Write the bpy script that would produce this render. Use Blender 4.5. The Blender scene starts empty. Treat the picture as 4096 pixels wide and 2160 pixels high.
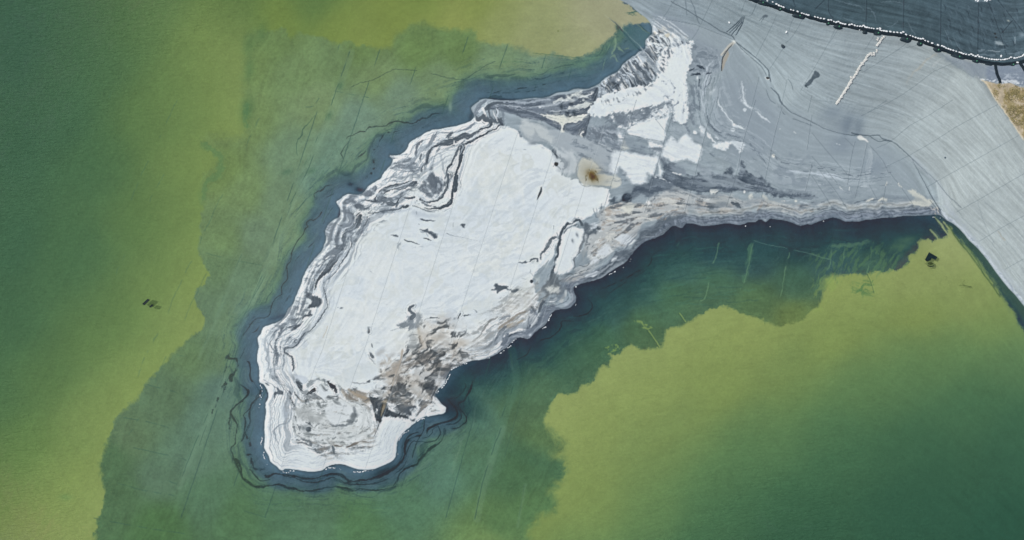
import bpy, bmesh, math, random
import numpy as np
from mathutils import Vector, Matrix

# ---------------------------------------------------------------- camera, sky, sun
scene = bpy.context.scene
CAM_H = 140.0                       # drone height above the water, metres
UNIT = 24.0                         # survey units per metre
cam_data = bpy.data.cameras.new("camera"); cam_data.sensor_width = 36.0
cam_data.lens = 36.0 * CAM_H / (4096 / UNIT); cam_data.clip_start = .5; cam_data.clip_end = 6000
cam = bpy.data.objects.new("camera", cam_data); cam.location = (0, 0, CAM_H); scene.collection.objects.link(cam); scene.camera = cam
SUN_EL, SUN_AZ = math.radians(48), math.radians(290)      # azimuth clockwise from +Y
world = bpy.data.worlds.new("World"); scene.world = world; world.use_nodes = True
wnt = world.node_tree; wbg = wnt.nodes['Background']; sky = wnt.nodes.new('ShaderNodeTexSky'); sky.sky_type = 'NISHITA'
sky.sun_disc = False; sky.sun_elevation = SUN_EL; sky.sun_rotation = SUN_AZ; sky.air_density = 1.0; sky.dust_density = 1.5
wnt.links.new(sky.outputs[0], wbg.inputs[0]); wbg.inputs[1].default_value = .09
sl = bpy.data.lights.new("sun", 'SUN'); sl.energy = 3.0; sl.angle = math.radians(.5); sl.color = (1, .965, .91)
so = bpy.data.objects.new("sun", sl); scene.collection.objects.link(so)
_sd_ = Vector((math.sin(SUN_AZ) * math.cos(SUN_EL), math.cos(SUN_AZ) * math.cos(SUN_EL), math.sin(SUN_EL)))
so.rotation_euler = _sd_.to_track_quat('Z', 'Y').to_euler(); so.location = _sd_ * 200
scene.view_settings.view_transform = 'Standard'; scene.view_settings.look = 'None'; scene.view_settings.exposure = 0; scene.view_settings.gamma = 1
scene.view_settings.use_curve_mapping = False
scene.cycles.max_bounces = 4; scene.cycles.transparent_max_bounces = 6
LIGHT_K = np.array([.985, 1.0, 1.055])   # radiance of a flat white surface under this sun and sky

# ---------------------------------------------------------------- survey data
# Plan of the pond, in survey units (24 units = 1 m).  Every list starts with the
# key of the survey sheet it was measured on: sheet origin x, y and scale.
SHEETS = {
 'A': (2400, 0, 3.018), 'B': (3248, 0, 3.018), 'C': (2400, 400, 3.018), 'D': (3248, 400, 3.018),
 'E': (3248, 800, 3.018), 'F': (2400, 800, 3.018), 'G': (1700, 300, 3.018), 'H': (1300, 300, 3.018),
 'I': (1300, 700, 3.018), 'J': (1900, 700, 3.018), 'K': (900, 1100, 3.018), 'L': (1600, 1050, 3.018),
 'M': (900, 1500, 3.018), 'N': (1500, 1400, 3.018), 'O': (400, 1000, 3.018), 'P': (300, 1450, 1.9127),
 'Q': (700, 0, 2.0117), 'R': (1900, 0, 3.018), 'T': (1900, 1250, 2.0117), 'U': (300, 1485, 2.0117),
 'V': (700, 400, 3.018), 'W': (900, 800, 3.018), 'X': (1500, 1700, 2.0125), 'Y': (3000, 0, 6.035),
 'Z': (0, 0, 0.62866), 'n': (0, 0, 1.0)}
def pts(s):
    out = []; ox, oy, k = SHEETS['n']
    for tok in s.split():
        if tok in SHEETS: ox, oy, k = SHEETS[tok]
        else:
            a, b = tok.split(','); out.append((ox + float(a) / k, oy + float(b) / k))
    return np.array(out)
def sheet_scale(s): return SHEETS[s.split()[0]][2]
def hexc(h):
    h = h.lstrip('#'); return np.array([int(h[i:i + 2], 16) / 255 for i in (0, 2, 4)], dtype=np.float32)

STEP = 2.5
X0, X1, Y0, Y1 = -320.0, 4420.0, -260.0, 2420.0
GX = np.arange(X0, X1 + .1, STEP, dtype=np.float32); GY = np.arange(Y0, Y1 + .1, STEP, dtype=np.float32)
NX, NY = len(GX), len(GY)

# ---------------------------------------------------------------- noise
_tabs = {}
def _tab(seed):
    if seed not in _tabs: _tabs[seed] = np.random.RandomState(seed).rand(256, 256).astype(np.float32)
    return _tabs[seed]
def vnoise(x, y, seed=0):
    t = _tab(seed); xi = np.floor(x).astype(np.int32); yi = np.floor(y).astype(np.int32)
    fx = (x - xi).astype(np.float32); fy = (y - yi).astype(np.float32)
    fx = fx * fx * (3 - 2 * fx); fy = fy * fy * (3 - 2 * fy)
    x0 = xi & 255; x1 = (xi + 1) & 255; y0 = yi & 255; y1 = (yi + 1) & 255
    a = t[y0, x0]; b = t[y0, x1]; c = t[y1, x0]; d = t[y1, x1]
    u = a + (b - a) * fx; v = c + (d - c) * fx
    return (u + (v - u) * fy) * 2 - 1
def fbm(x, y, seed=0, octv=4, gain=.5):
    s = 0; a = 1.0; n = 0
    for o in range(octv):
        s = s + a * vnoise(x * 2 ** o + 17.3 * o, y * 2 ** o + 9.1 * o, seed + o); n += a; a *= gain
    return s / n
def sstep(a, b, x):
    t = np.clip((x - a) / (b - a), 0, 1); return t * t * (3 - 2 * t)
def catmull(p, closed=False, seg=4):
    n = len(p)
    if n < 3: return p
    out = []
    rng = range(n) if closed else range(n - 1)
    for i in rng:
        if closed: a, b, c, d = p[(i - 1) % n], p[i], p[(i + 1) % n], p[(i + 2) % n]
        else: a, b, c, d = p[max(i - 1, 0)], p[i], p[i + 1], p[min(i + 2, n - 1)]
        for k in range(seg):
            t = k / seg
            out.append(.5 * ((2 * b) + (-a + c) * t + (2 * a - 5 * b + 4 * c - d) * t * t + (-a + 3 * b - 3 * c + d) * t ** 3))
    if not closed: out.append(p[-1])
    return np.array(out)
def seg_dist(px, py, p, vals=None, closed=False):
    """distance to a polyline; optionally the interpolated value at the nearest point"""
    best = np.full(px.shape, 1e12, np.float32); bv = None if vals is None else np.zeros(px.shape, np.float32)
    n = len(p)
    for i in range(n if closed else n - 1):
        a = p[i]; b = p[(i + 1) % n]; dx, dy = b[0] - a[0], b[1] - a[1]; L = dx * dx + dy * dy + 1e-9
        t = np.clip(((px - a[0]) * dx + (py - a[1]) * dy) / L, 0, 1)
        d = (px - a[0] - t * dx) ** 2 + (py - a[1] - t * dy) ** 2
        m = d < best; best = np.where(m, d, best)
        if vals is not None: bv = np.where(m, vals[i] + (vals[(i + 1) % n] - vals[i]) * t, bv)
    return (np.sqrt(best), bv) if vals is not None else np.sqrt(best)
def seg_info(px, py, p, vals):
    """distance, half width, length along and side of a polyline"""
    best = np.full(px.shape, 1e12, np.float32); bv = np.zeros(px.shape, np.float32); bs = np.zeros(px.shape, np.float32); sg = np.ones(px.shape, np.float32); s0 = 0.0
    for i in range(len(p) - 1):
        a = p[i]; b = p[i + 1]; dx, dy = b[0] - a[0], b[1] - a[1]; L = dx * dx + dy * dy + 1e-9; ln = math.sqrt(L)
        t = np.clip(((px - a[0]) * dx + (py - a[1]) * dy) / L, 0, 1)
        d = (px - a[0] - t * dx) ** 2 + (py - a[1] - t * dy) ** 2
        m = d < best; best = np.where(m, d, best); bv = np.where(m, vals[i] + (vals[i + 1] - vals[i]) * t, bv); bs = np.where(m, s0 + t * ln, bs)
        sg = np.where(m, np.sign(dx * (py - a[1]) - dy * (px - a[0])), sg); s0 += ln
    return np.sqrt(best), bv, bs, sg
def inside(px, py, p):
    r = np.zeros(px.shape, bool); n = len(p)
    for i in range(n):
        a = p[i]; b = p[(i + 1) % n]
        if a[1] == b[1]: continue
        c = ((a[1] > py) != (b[1] > py))
        r ^= c & (px < (b[0] - a[0]) * (py - a[1]) / (b[1] - a[1]) + a[0])
    return r

# ---------------------------------------------------------------- canvas
col = np.zeros((NY, NX, 3), np.float32)
relief = np.zeros((NY, NX), np.float32)     # metres
gate = None                                # optional mask multiplied into every op
def window(p, pad):
    i0 = max(int((p[:, 0].min() - pad - X0) / STEP), 0); i1 = min(int((p[:, 0].max() + pad - X0) / STEP) + 2, NX)
    j0 = max(int((p[:, 1].min() - pad - Y0) / STEP), 0); j1 = min(int((p[:, 1].max() + pad - Y0) / STEP) + 2, NY)
    if i1 <= i0 or j1 <= j0: return None
    return slice(j0, j1), slice(i0, i1)
def lay(w, al, c, rel=0):
    if gate is not None: al = al * gate[w]
    al = al[..., None]
    if isinstance(c, str): c = hexc(c)
    col[w] = col[w] * (1 - al) + c * al
    if rel: relief[w] += al[..., 0] * rel
_sd = [100]
dry = [False]; guides = []
def P(s, c, a=1.0, soft=2.5, rough=5, rs=18, curve=True, rel=0, fl=None, tx=.16):
    """area of one colour with a naturally uneven, flow-drawn edge"""
    if dry[0]: return
    p = pts(s)
    if curve: p = catmull(p, True, 3)
    w = window(p, soft + rough + 4)
    if w is None: return
    gx, gy = np.meshgrid(GX[w[1]], GY[w[0]]); _sd[0] += 1
    if rough:
        wx = fbm(gx / rs, gy / rs, _sd[0] % 40, 4, .62) * rough * 1.6; wy = fbm(gx / rs + 31, gy / rs + 7, _sd[0] % 40 + 1, 4, .62) * rough * 1.6
        gx = gx + wx; gy = gy + wy
    d = seg_dist(gx, gy, p, closed=True) * np.where(inside(gx, gy, p), 1, -1)
    if fl is None: fl = min(rough * .55, 4.5)
    if rough and fl:
        d = d + flow[w] * fl * .8 + flow_fine[w] * fl * .35; soft = soft + fl * .45
        a = a * (1 - tx * sstep(.2, 1.6, flow_fine[w]) - tx * sstep(.4, 1.8, flow[w]))
    al = sstep(-soft, soft, d) * a
    lay(w, al, c, rel)
def S(s, wd, c, a=1.0, soft=1.6, rough=1.2, rs=12, curve=True, rel=0, dash=0, off=0, fil=None):
    """streak along a line; wd in sheet units (one value or a profile)"""
    p = pts(s); k = sheet_scale(s)
    if dry[0]:
        if len(p) > 2 and rough > 1 and np.max(wd) >= 8 and not off: guides.append(p)
        return
    wd = np.atleast_1d(np.array(wd, float)) / k / 2
    v = np.interp(np.linspace(0, 1, len(p)), np.linspace(0, 1, len(wd)), wd)
    if curve:
        q = catmull(np.column_stack([p, v]), False, 3); p = q[:, :2]; v = np.maximum(q[:, 2], .3)
    if off:
        t = np.gradient(p, axis=0); t /= np.linalg.norm(t, axis=1)[:, None] + 1e-9
        p = p + np.column_stack([-t[:, 1], t[:, 0]]) * off
    w = window(p, v.max() + soft + rough * 2 + 3)
    if w is None: return
    gx, gy = np.meshgrid(GX[w[1]], GY[w[0]]); _sd[0] += 1; sd = _sd[0] % 40
    if rough:
        wx = fbm(gx / rs, gy / rs, sd, 3, .6) * rough * 1.6; wy = fbm(gx / rs + 31, gy / rs + 7, sd + 1, 3, .6) * rough * 1.6
    else: wx = wy = 0
    d, vv, sl_, sg = seg_info(gx + wx, gy + wy, p, v)
    if fil is None: fil = .75 if (v.max() > 3.2 and rough > 1.5) else 0
    if fil:
        # a wide streak is a bundle of filaments that fray out at its sides
        y_ = d * sg
        f1 = vnoise(y_ / 1.9 + fbm(sl_ / 60, y_ / 30, sd, 2) * 2.2, sl_ / 46, sd + 3) + .7 * vnoise(y_ / 3.8, sl_ / 30, sd + 4)
        vv = vv * (1 + .45 * fil * f1) + .8 * fil * f1
        soft = soft + .3
        a = a * (1 - .42 * fil * sstep(-.1, -.9, f1) * 1.0)
    # lines thinner than the grid keep their weight instead of vanishing
    al = np.clip((vv + soft * .5 - d) / np.maximum(soft, STEP * .8), 0, 1) * a * np.clip(vv * 2 / (STEP * .9), .25, 1)
    if fil: al = np.maximum(al, sstep(2.3, .9, d / (vv + 3)) * sstep(.15, .8, f1) * .38 * np.max(a))
    if dash: al = al * sstep(-.35, .25, vnoise(gx / dash, gy / dash, sd + 2))
    lay(w, al, c, rel)
def BL(s, rx, ry, ang, c, a=1.0, hard=0):
    """soft round stain(s)"""
    if dry[0]: return
    k = sheet_scale(s)
    for q in pts(s):
        R = max(rx, ry) / k * 2.6; w = window(np.array([q]), R)
        if w is None: continue
        gx, gy = np.meshgrid(GX[w[1]] - q[0], GY[w[0]] - q[1]); t = math.radians(ang)
        wv = fbm(gx / 14 + q[0], gy / 14, 5, 3) * 3
        u = (gx * math.cos(t) + gy * math.sin(t) + wv) / (rx / k); v = (-gx * math.sin(t) + gy * math.cos(t) + wv) / (ry / k)
        r2 = u * u + v * v
        al = sstep(1.25, .8, np.sqrt(r2)) * a if hard else np.exp(-r2) * a
        lay(w, al.astype(np.float32), c)
def T(s, c, a=1.0, thr=.1, grain=8, ln=30, ang=0, soft=12, seed=1, hard=.18, warp=.5):
    """broken, streaky cover inside an area (salt scabs, stains); ang None follows the flow"""
    if dry[0]: return
    p = pts(s); w = window(p, soft)
    if w is None: return
    gx, gy = np.meshgrid(GX[w[1]], GY[w[0]])
    d = seg_dist(gx, gy, p, closed=True) * np.where(inside(gx, gy, p), 1, -1)
    m = sstep(-soft, soft, d)
    t = math.radians(ang or 0); u = gx * math.cos(t) + gy * math.sin(t); v = -gx * math.sin(t) + gy * math.cos(t)
    wv = fbm(gx / 45, gy / 45, seed + 9, 2) * warp
    f = fbm(u / ln + wv * 2, v / grain + wv * 3, seed, 4, .6)
    if ang is None: f = f * .4 + fbm(gx / 40, gy / 40, seed + 4, 3) * .35 + flow[w] * .17 + flow_fine[w] * .07
    al = sstep(thr - hard, thr + hard, f - (1 - m) * .5) * m * a
    lay(w, al, c)

# ---------------------------------------------------------------- key outlines
SHORE = ("n 1900,-320 2150,-190 2300,-110 A 120,-60 240,0 300,30 380,75 440,130 505,180 560,220 600,270 625,320 632,400 600,430 570,460 545,500 550,550 "
 "545,590 500,610 460,630 430,665 385,690 345,720 320,740 290,760 265,790 245,830 205,870 150,895 85,930 40,960 0,1000 "
 "R 1480,1020 1440,1040 1390,1065 1330,1075 1250,1070 1190,1075 1130,1105 1060,1110 990,1120 930,1150 860,1175 800,1183 740,1182 "
 "660,1190 560,1200 440,1210 330,1212 250,1205 170,1195 100,1195 50,1215 G 650,320 600,350 560,385 556,410 575,450 590,480 585,520 "
 "560,550 510,575 450,595 380,615 300,630 230,640 165,657 100,660 50,680 0,700 H 1150,740 1100,765 1050,795 1015,825 1005,860 "
 "985,900 940,945 900,965 850,972 790,966 785,985 815,1010 815,1050 790,1100 765,1120 730,1160 700,1200 680,1245 620,1280 560,1315 "
 "I 510,150 490,185 460,215 420,238 370,238 310,232 260,235 220,260 185,295 143,320 150,350 175,390 190,430 185,480 160,515 110,540 "
 "70,570 30,620 5,680 10,730 15,790 W 1207,520 1190,570 1160,630 1110,680 1060,740 1020,790 990,840 950,920 K 930,80 890,180 850,270 "
 "825,350 770,405 745,455 720,500 680,545 610,580 530,605 465,635 430,710 395,765 408,850 405,900 390,960 388,1040 405,1080 415,1150 "
 "415,1240 M 418,90 465,110 500,160 522,215 525,260 505,310 490,350 495,450 485,540 475,640 482,740 478,820 475,880 500,930 530,980 "
 "545,1040 600,1085 630,1105 660,1140 700,1152 720,1130 800,1135 880,1145 960,1160 1050,1167 1120,1160 1180,1145 1230,1110 1290,1085 "
 "1380,1075 1450,1085 1530,1115 1600,1135 1680,1142 1780,1138 1860,1110 1950,1075 2010,1045 2050,1000 2065,940 2070,860 2090,780 "
 "2120,730 2180,670 2240,620 2290,580 2320,550 2370,520 2435,495 N 640,805 700,790 780,775 830,765 850,740 858,700 840,680 800,650 "
 "770,610 745,580 725,550 740,510 770,465 810,440 840,400 855,350 870,310 890,270 925,230 980,200 1060,170 1120,140 1180,125 1250,120 "
 "1320,110 1370,95 1420,70 1480,35 L 1230,1055 1290,1020 1330,970 1380,925 1430,905 1490,905 1535,920 1580,900 1620,850 1680,800 "
 "1750,750 1790,690 1810,640 1850,590 1900,568 1980,560 2050,545 2100,500 2125,450 2120,400 2095,340 2105,290 2150,270 2220,245 "
 "2320,220 2420,190 2480,150 J 1690,1130 1760,1090 1830,1040 1870,980 1920,920 1960,880 2010,830 2070,790 2140,770 2210,745 2270,715 "
 "2310,680 2350,640 2400,610 2440,620 F 976,338 1000,325 1030,290 1080,280 1150,290 1220,310 1300,312 1380,300 1450,290 1520,280 "
 "1590,285 1670,300 1740,290 1800,265 1880,265 1910,235 1960,240 2000,265 2050,225 2100,230 2200,240 2300,265 2360,290 2420,310 2500,290 "
 "E 0,295 60,265 120,245 180,225 260,210 350,235 410,262 480,255 550,262 640,240 750,230 860,212 980,210 1100,190 1200,190 1320,185 "
 "1440,180 1500,175 1560,190 1610,235 1680,270 1750,320 1830,400 1900,490 1980,560 2050,640 2130,740 2200,840 2290,960 2370,1060 "
 "2450,1140 2520,1230 2559,1280 n 4200,1370 4350,1570 4500,1760")
CREST = "n 2700,-220 2850,-100 2960,-30 A 1900,5 2000,40 2120,80 2250,130 2400,170 B 0,215 200,260 400,310 600,345 800,385 1000,405 1200,440 1400,510 1600,590 1800,660 2000,720 2150,765 2350,770 2559,735 n 4250,180 4500,60"
CREST2 = "B 1900,690 2045,960 D 2230,0 2290,80 2350,170 2420,270 2490,380 2559,470 n 4250,760 4500,1050"
TOE = "n 2250,-120 A 240,0 640,200 1160,300 1610,480 2040,930 2240,1290 C 2559,265 D 400,415 960,500 1300,790 1500,980 E 1560,190 1900,490 2200,840 2559,1280 n 4500,1760"
shore_raw = pts(SHORE)
land_poly = np.vstack([shore_raw, [[4700, 1760], [4700, -600], [1900, -600]]])
shore_s = catmull(shore_raw, False, 2)

def coarse(fn, k=4):
    """evaluate a slowly varying field on a coarse grid and interpolate"""
    gx, gy = np.meshgrid(GX[::k], GY[::k]); f = fn(gx, gy)
    if GX[::k][-1] < GX[-1]: pass
    return upsample(f, GX[::k], GY[::k])
def upsample(f, xs, ys):
    ix = np.clip(np.searchsorted(xs, GX, 'right') - 1, 0, len(xs) - 2); iy = np.clip(np.searchsorted(ys, GY, 'right') - 1, 0, len(ys) - 2)
    tx = ((GX - xs[ix]) / (xs[ix + 1] - xs[ix])).astype(np.float32); ty = ((GY - ys[iy]) / (ys[iy + 1] - ys[iy])).astype(np.float32)
    if f.ndim == 3: tx = tx[:, None]; ty_ = ty[:, None, None]
    else: ty_ = ty[:, None]
    a = f[iy][:, ix]; b = f[iy][:, ix + 1]; c = f[iy + 1][:, ix]; d = f[iy + 1][:, ix + 1]
    u = a * (1 - tx) + b * tx; v = c * (1 - tx) + d * tx
    return (u * (1 - ty_) + v * ty_).astype(np.float32)
def blur(f, sig):
    """gaussian-like blur (three box passes), sigma in survey units"""
    r = max(int(round(sig / STEP * .9)), 1); n = 2 * r + 1
    for _ in range(3):
        for ax in (0, 1):
            pw = [(0, 0)] * f.ndim; pw[ax] = (r + 1, r)
            c = np.cumsum(np.pad(f, pw, mode='edge'), axis=ax, dtype=np.float64)
            sl1 = [slice(None)] * f.ndim; sl0 = [slice(None)] * f.ndim
            sl1[ax] = slice(n, None); sl0[ax] = slice(0, -n)
            f = ((c[tuple(sl1)] - c[tuple(sl0)]) / n).astype(np.float32)
    return f

MX, MY = np.meshgrid(GX, GY)
# signed distance to the waterline (land > 0), with a fine natural unevenness
_wob = fbm(MX / 9, MY / 9, 3, 3) * 1.8
def _sdf(gx, gy):
    return seg_dist(gx, gy, shore_s) * np.where(inside(gx, gy, land_poly), 1, -1)
SD = coarse(_sdf, 4)
_near = np.abs(SD) < 30
_nx, _ny = MX[_near] + _wob[_near], MY[_near] + _wob[_near] * .7
# exact values near the shore, in blocks
_val = np.empty(_nx.shape, np.float32); order = np.argsort(_nx); CH = 12000
for i in range(0, len(order), CH):
    idx = order[i:i + CH]; qx, qy = _nx[idx], _ny[idx]
    lo, hi = qx.min() - 60, qx.max() + 60
    best = np.full(qx.shape, 1e12, np.float32)
    for j in range(len(shore_s) - 1):
        a, b = shore_s[j], shore_s[j + 1]
        if max(a[0], b[0]) < lo or min(a[0], b[0]) > hi: continue
        dx, dy = b - a; L = dx * dx + dy * dy + 1e-9
        t = np.clip(((qx - a[0]) * dx + (qy - a[1]) * dy) / L, 0, 1)
        best = np.minimum(best, (qx - a[0] - t * dx) ** 2 + (qy - a[1] - t * dy) ** 2)
    ins = np.zeros(qx.shape, bool); n = len(land_poly)
    pl = np.vstack([shore_s, land_poly[len(shore_raw):]]); n = len(pl)
    for j in range(n):
        a = pl[j]; b = pl[(j + 1) % n]
        if a[1] == b[1] or max(a[0], b[0]) < lo - 60: continue
        c = ((a[1] > qy) != (b[1] > qy)); ins ^= c & (qx < (b[0] - a[0]) * (qy - a[1]) / (b[1] - a[1]) + a[0])
    _val[idx] = np.sqrt(best) * np.where(ins, 1, -1)
SD[_near] = _val
land = sstep(-1.3, 1.3, SD)

crest_p = catmull(pts(CREST), False, 2); crest2_p = catmull(pts(CREST2), False, 2); toe_p = pts(TOE)
def _dc(gx, gy): return np.minimum(seg_dist(gx, gy, crest_p), seg_dist(gx, gy, crest2_p))
d_crest = coarse(_dc, 4)
d_crest1 = coarse(lambda x, y: seg_dist(x, y, crest_p), 4)
d_toe = coarse(lambda x, y: seg_dist(x, y, toe_p), 4)
slope_poly = np.vstack([toe_p, [[4700, 1760], [4700, -600], [1900, -600]]])
above_toe = inside(MX, MY, slope_poly)
cell_poly = np.vstack([crest_p, [[4700, -600], [2500, -600]]])
in_cell = inside(MX, MY, cell_poly)
dry_poly = catmull(pts("B 2045,960 2110,980 2200,1003 2290,1015 2400,1000 2559,1060 n 4250,330 4600,300 4600,1200 D 2950,950 2800,800 2650,600 2559,470 2490,380 2420,270 2350,170 2290,80 2230,0 B 2160,1110 2100,1020"), True, 2)
in_dry = inside(MX, MY, dry_poly)
ledge_poly = catmull(pts("B 1480,620 1560,640 1750,790 1900,900 2045,970 2110,985 2200,1003 2290,1015 2400,1000 2559,1060 n 4250,330 4600,300 4600,0 B 2559,735 2350,770 2150,765 2000,720 1800,660 1600,590"), True, 2)
in_ledge = inside(MX, MY, ledge_poly)

# flow directions: along the waterline on the flats, along the contours on the slope
flow_guides = [pts(SHORE)[3:-3:2], pts(CREST), pts(CREST2), toe_p]
def _dirfield(gx, gy):
    sx = np.zeros(gx.shape, np.float32); sy = np.zeros(gx.shape, np.float32)
    flat = 1 - inside(gx, gy, slope_poly).astype(np.float32)
    for g, k in [(g, 1.0) for g in flow_guides] + [(g, .5 * flat) for g in guides]:
        for i in range(len(g) - 1):
            m = (g[i] + g[i + 1]) / 2; t = g[i + 1] - g[i]; L = math.hypot(*t)
            if L < 1e-3: continue
            th = 2 * math.atan2(t[1], t[0]); wgt = k * L / (((gx - m[0]) ** 2 + (gy - m[1]) ** 2) + 350) ** 1.5
            sx += wgt * math.cos(th); sy += wgt * math.sin(th)
    return np.stack([sx, sy], -1)
# ---------------------------------------------------------------- colour charts (survey sheet Z coordinates)
def chart(rows, sig):
    a = [r.split() for r in rows.strip().split('\n')]
    q = np.array([[float(r[0]) / .62866, float(r[1]) / .62866] for r in a]); cc = np.array([hexc(r[2]) for r in a])
    gx, gy = np.meshgrid(GX[::10], GY[::10]); num = 0; den = 0
    for p, c in zip(q, cc):
        w = ((gx - p[0]) ** 2 + (gy - p[1]) ** 2 + sig * sig) ** -2.2
        num = num + w[..., None] * c; den = den + w
    return upsample((num / den[..., None]).astype(np.float32), GX[::10], GY[::10])
SILT = chart("""0 0 466b52
0 120 466c52
0 350 4b7450
0 600 527c52
0 800 5a8250
0 1000 60864f
60 1120 71954f
0 1250 7c9c52
100 1300 90a860
160 1200 90aa60
220 1050 90aa62
300 960 90aa61
400 860 8faa62
460 800 93ab66
480 720 8ba45c
500 640 86a15a
380 700 7f9c55
300 780 739450
240 850 6f9150
120 950 688c50
350 560 75964f
460 420 819c54
430 520 7f9b54
380 300 6f8f4f
250 400 5d8450
200 650 5f864e
150 300 507852
250 150 557c52
350 60 567c50
500 150 6c8c50
450 250 6f8f50
600 40 6a8a4e
700 60 7a964e
850 60 809a50
900 90 869e54
1000 40 839b50
1060 60 8ea458
1150 60 93a55c
1250 60 97a86a
1350 80 9dac76
1350 120 a0ae78
1500 60 a5ae86
1580 60 a9b08c
1450 110 a3af80
1200 20 8a9f56
1050 10 7d974e
800 5 688a4e
1430 740 6c8d50
1500 930 93aa60
1420 1000 94aa62
1600 850 92a962
1700 800 93a85f
1900 830 8fa65c
2100 740 8ea55c
2300 700 96a76a
2380 620 a0ac7c
2300 800 8ba157
2450 750 8fa265
2500 820 7a9658
2100 850 86a056
1800 950 839e56
1650 1000 8ba55e
1500 1100 87a15a
1450 1200 8aa45a
1450 1300 8ea85c
1600 1150 76965a
1700 1080 74945a
1650 1300 6c8e56
1800 1250 4e7850
1900 1100 567f54
2000 950 6b8c52
2150 950 5a8052
2300 900 5c8253
2400 900 628555
2540 900 64865a
2100 1100 44704e
2300 1150 3e6a4c
2000 1300 3e6b4b
2300 1300 37644a
2560 1100 3d6a50
2560 1340 2f5e48
2450 1000 4a7450
1750 1350 4f7a50
1400 1358 7c9c56""", 75)
SHELF = chart("""620 150 6a8a52
620 300 6b8a56
560 430 68874f
560 600 67885a
620 480 6c8c5c
700 100 658651
750 180 6b8c5c
850 150 66875a
900 120 63844f
800 260 708e64
950 200 6f8e60
1050 130 63854f
1150 120 628450
1100 200 6b8b66
1250 160 6c8c68
1350 200 6b8b72
1250 210 688a72
1420 190 5e8072
1480 140 4e7268
1560 120 4a6c66
1000 240 6b8c74
900 300 6b8e7a
860 380 648976
800 450 5f8676
740 400 6c8f70
700 500 68896a
650 600 68896c
600 700 618468
560 680 5d7f5a
560 800 608364
540 900 5b7e5e
620 800 5f8370
480 900 5d8058
420 1000 56795a
300 1250 4c7450
400 1200 567c62
320 1100 5a7c5a
480 1150 587f68
520 1050 59806c
560 980 567c6e
520 1250 4f7a5c
600 1300 4c7852
700 1270 4a7658
800 1300 4f7a5c
900 1320 4c7a52
400 1320 487448
280 1150 4c7450
1000 1250 4d7c5e
1100 1180 4e7c68
1100 1100 53806e
1200 1050 4c7a66
1180 1000 4c7a68
1200 1150 4b785c
1300 1200 46724e
1350 1120 426f50
1300 1020 456f52
1350 940 456f52
1250 950 41705c
1400 900 3a6852
1350 860 366258
1500 850 3c6a50
1600 820 406c50
1550 780 34605a
1480 760 305a5a
1600 720 33605a
1700 680 34605c
1700 740 3d6c54
1800 720 3d6b56
1900 760 446f50
2000 720 3a6654
2000 790 54784c
2100 670 32585a
2200 660 3a6256
1900 650 2b5054
2250 620 2c5052
1800 620 274a56
2000 600 23424e
2200 580 213e4a
2350 570 22404c
2450 640 3c5c50
2520 740 446455
1250 1320 527c4e
1330 1280 527e50
1230 1358 6a8f56""", 36)
SILT = SILT * np.array([.925, .89, .94], np.float32)
# the open water darkens away from the silt banks
_midR = pts("Z 1380,1560 1480,1380 1640,1250 1850,1110 2100,1000 2300,910 2700,830"); _midL = pts("Z 250,-180 300,100 340,300 350,500 310,700 200,880 60,1060 -160,1220")
def _sgn(x, y, pl):
    s0 = np.zeros(x.shape, np.float32); best = np.full(x.shape, 1e12, np.float32)
    for i in range(len(pl) - 1):
        a, b = pl[i], pl[i + 1]; dx, dy = b - a; L = dx * dx + dy * dy; t = np.clip(((x - a[0]) * dx + (y - a[1]) * dy) / L, 0, 1)
        d = (x - a[0] - t * dx) ** 2 + (y - a[1] - t * dy) ** 2; m = d < best; best = np.where(m, d, best); s0 = np.where(m, np.sign(dx * (y - a[1]) - dy * (x - a[0])), s0)
    return np.sqrt(best) * s0
_dR = blur(coarse(lambda x, y: _sgn(x, y, _midR), 10), 60); _dL = blur(coarse(lambda x, y: _sgn(x, y, _midL), 10), 60)
def _rmp(d, keys):
    xs = [k[0] for k in keys]; cs = np.array([hexc(k[1]) for k in keys]); return np.stack([np.interp(d, xs, cs[:, i]) for i in range(3)], -1).astype(np.float32)
_nz = fbm(MX / 420, MY / 300, 51, 3) * 60
_cR = _rmp(_dR + _nz, [(-620, '919f68'), (-380, '8b9a60'), (-170, '7b8e57'), (0, '648356'), (200, '4b7050'), (420, '3b6049'), (760, '325846')])
_cL = _rmp(-_dL + _nz, [(-420, '42654e'), (-200, '496c4f'), (0, '58764e'), (160, '6b8553'), (330, '7e9258'), (480, '8a9a60')])
_wR = (sstep(1900, 2300, MX) * sstep(600, 1000, MY))[..., None]; _wL = (sstep(1250, 950, MX) * sstep(-100, 260, MY + .6 * (900 - MX)))[..., None]
SILT = SILT * (1 - .7 * _wR) + _cR * .7 * _wR; SILT = SILT * (1 - .65 * _wL) + _cL * .65 * _wL
_g = SHELF.mean(-1, keepdims=True); SHELF = _g + (SHELF - _g) * .86 + np.array([.022, .004, .0], np.float32)
silt = (np.zeros((NY, NX), np.float32))
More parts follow.
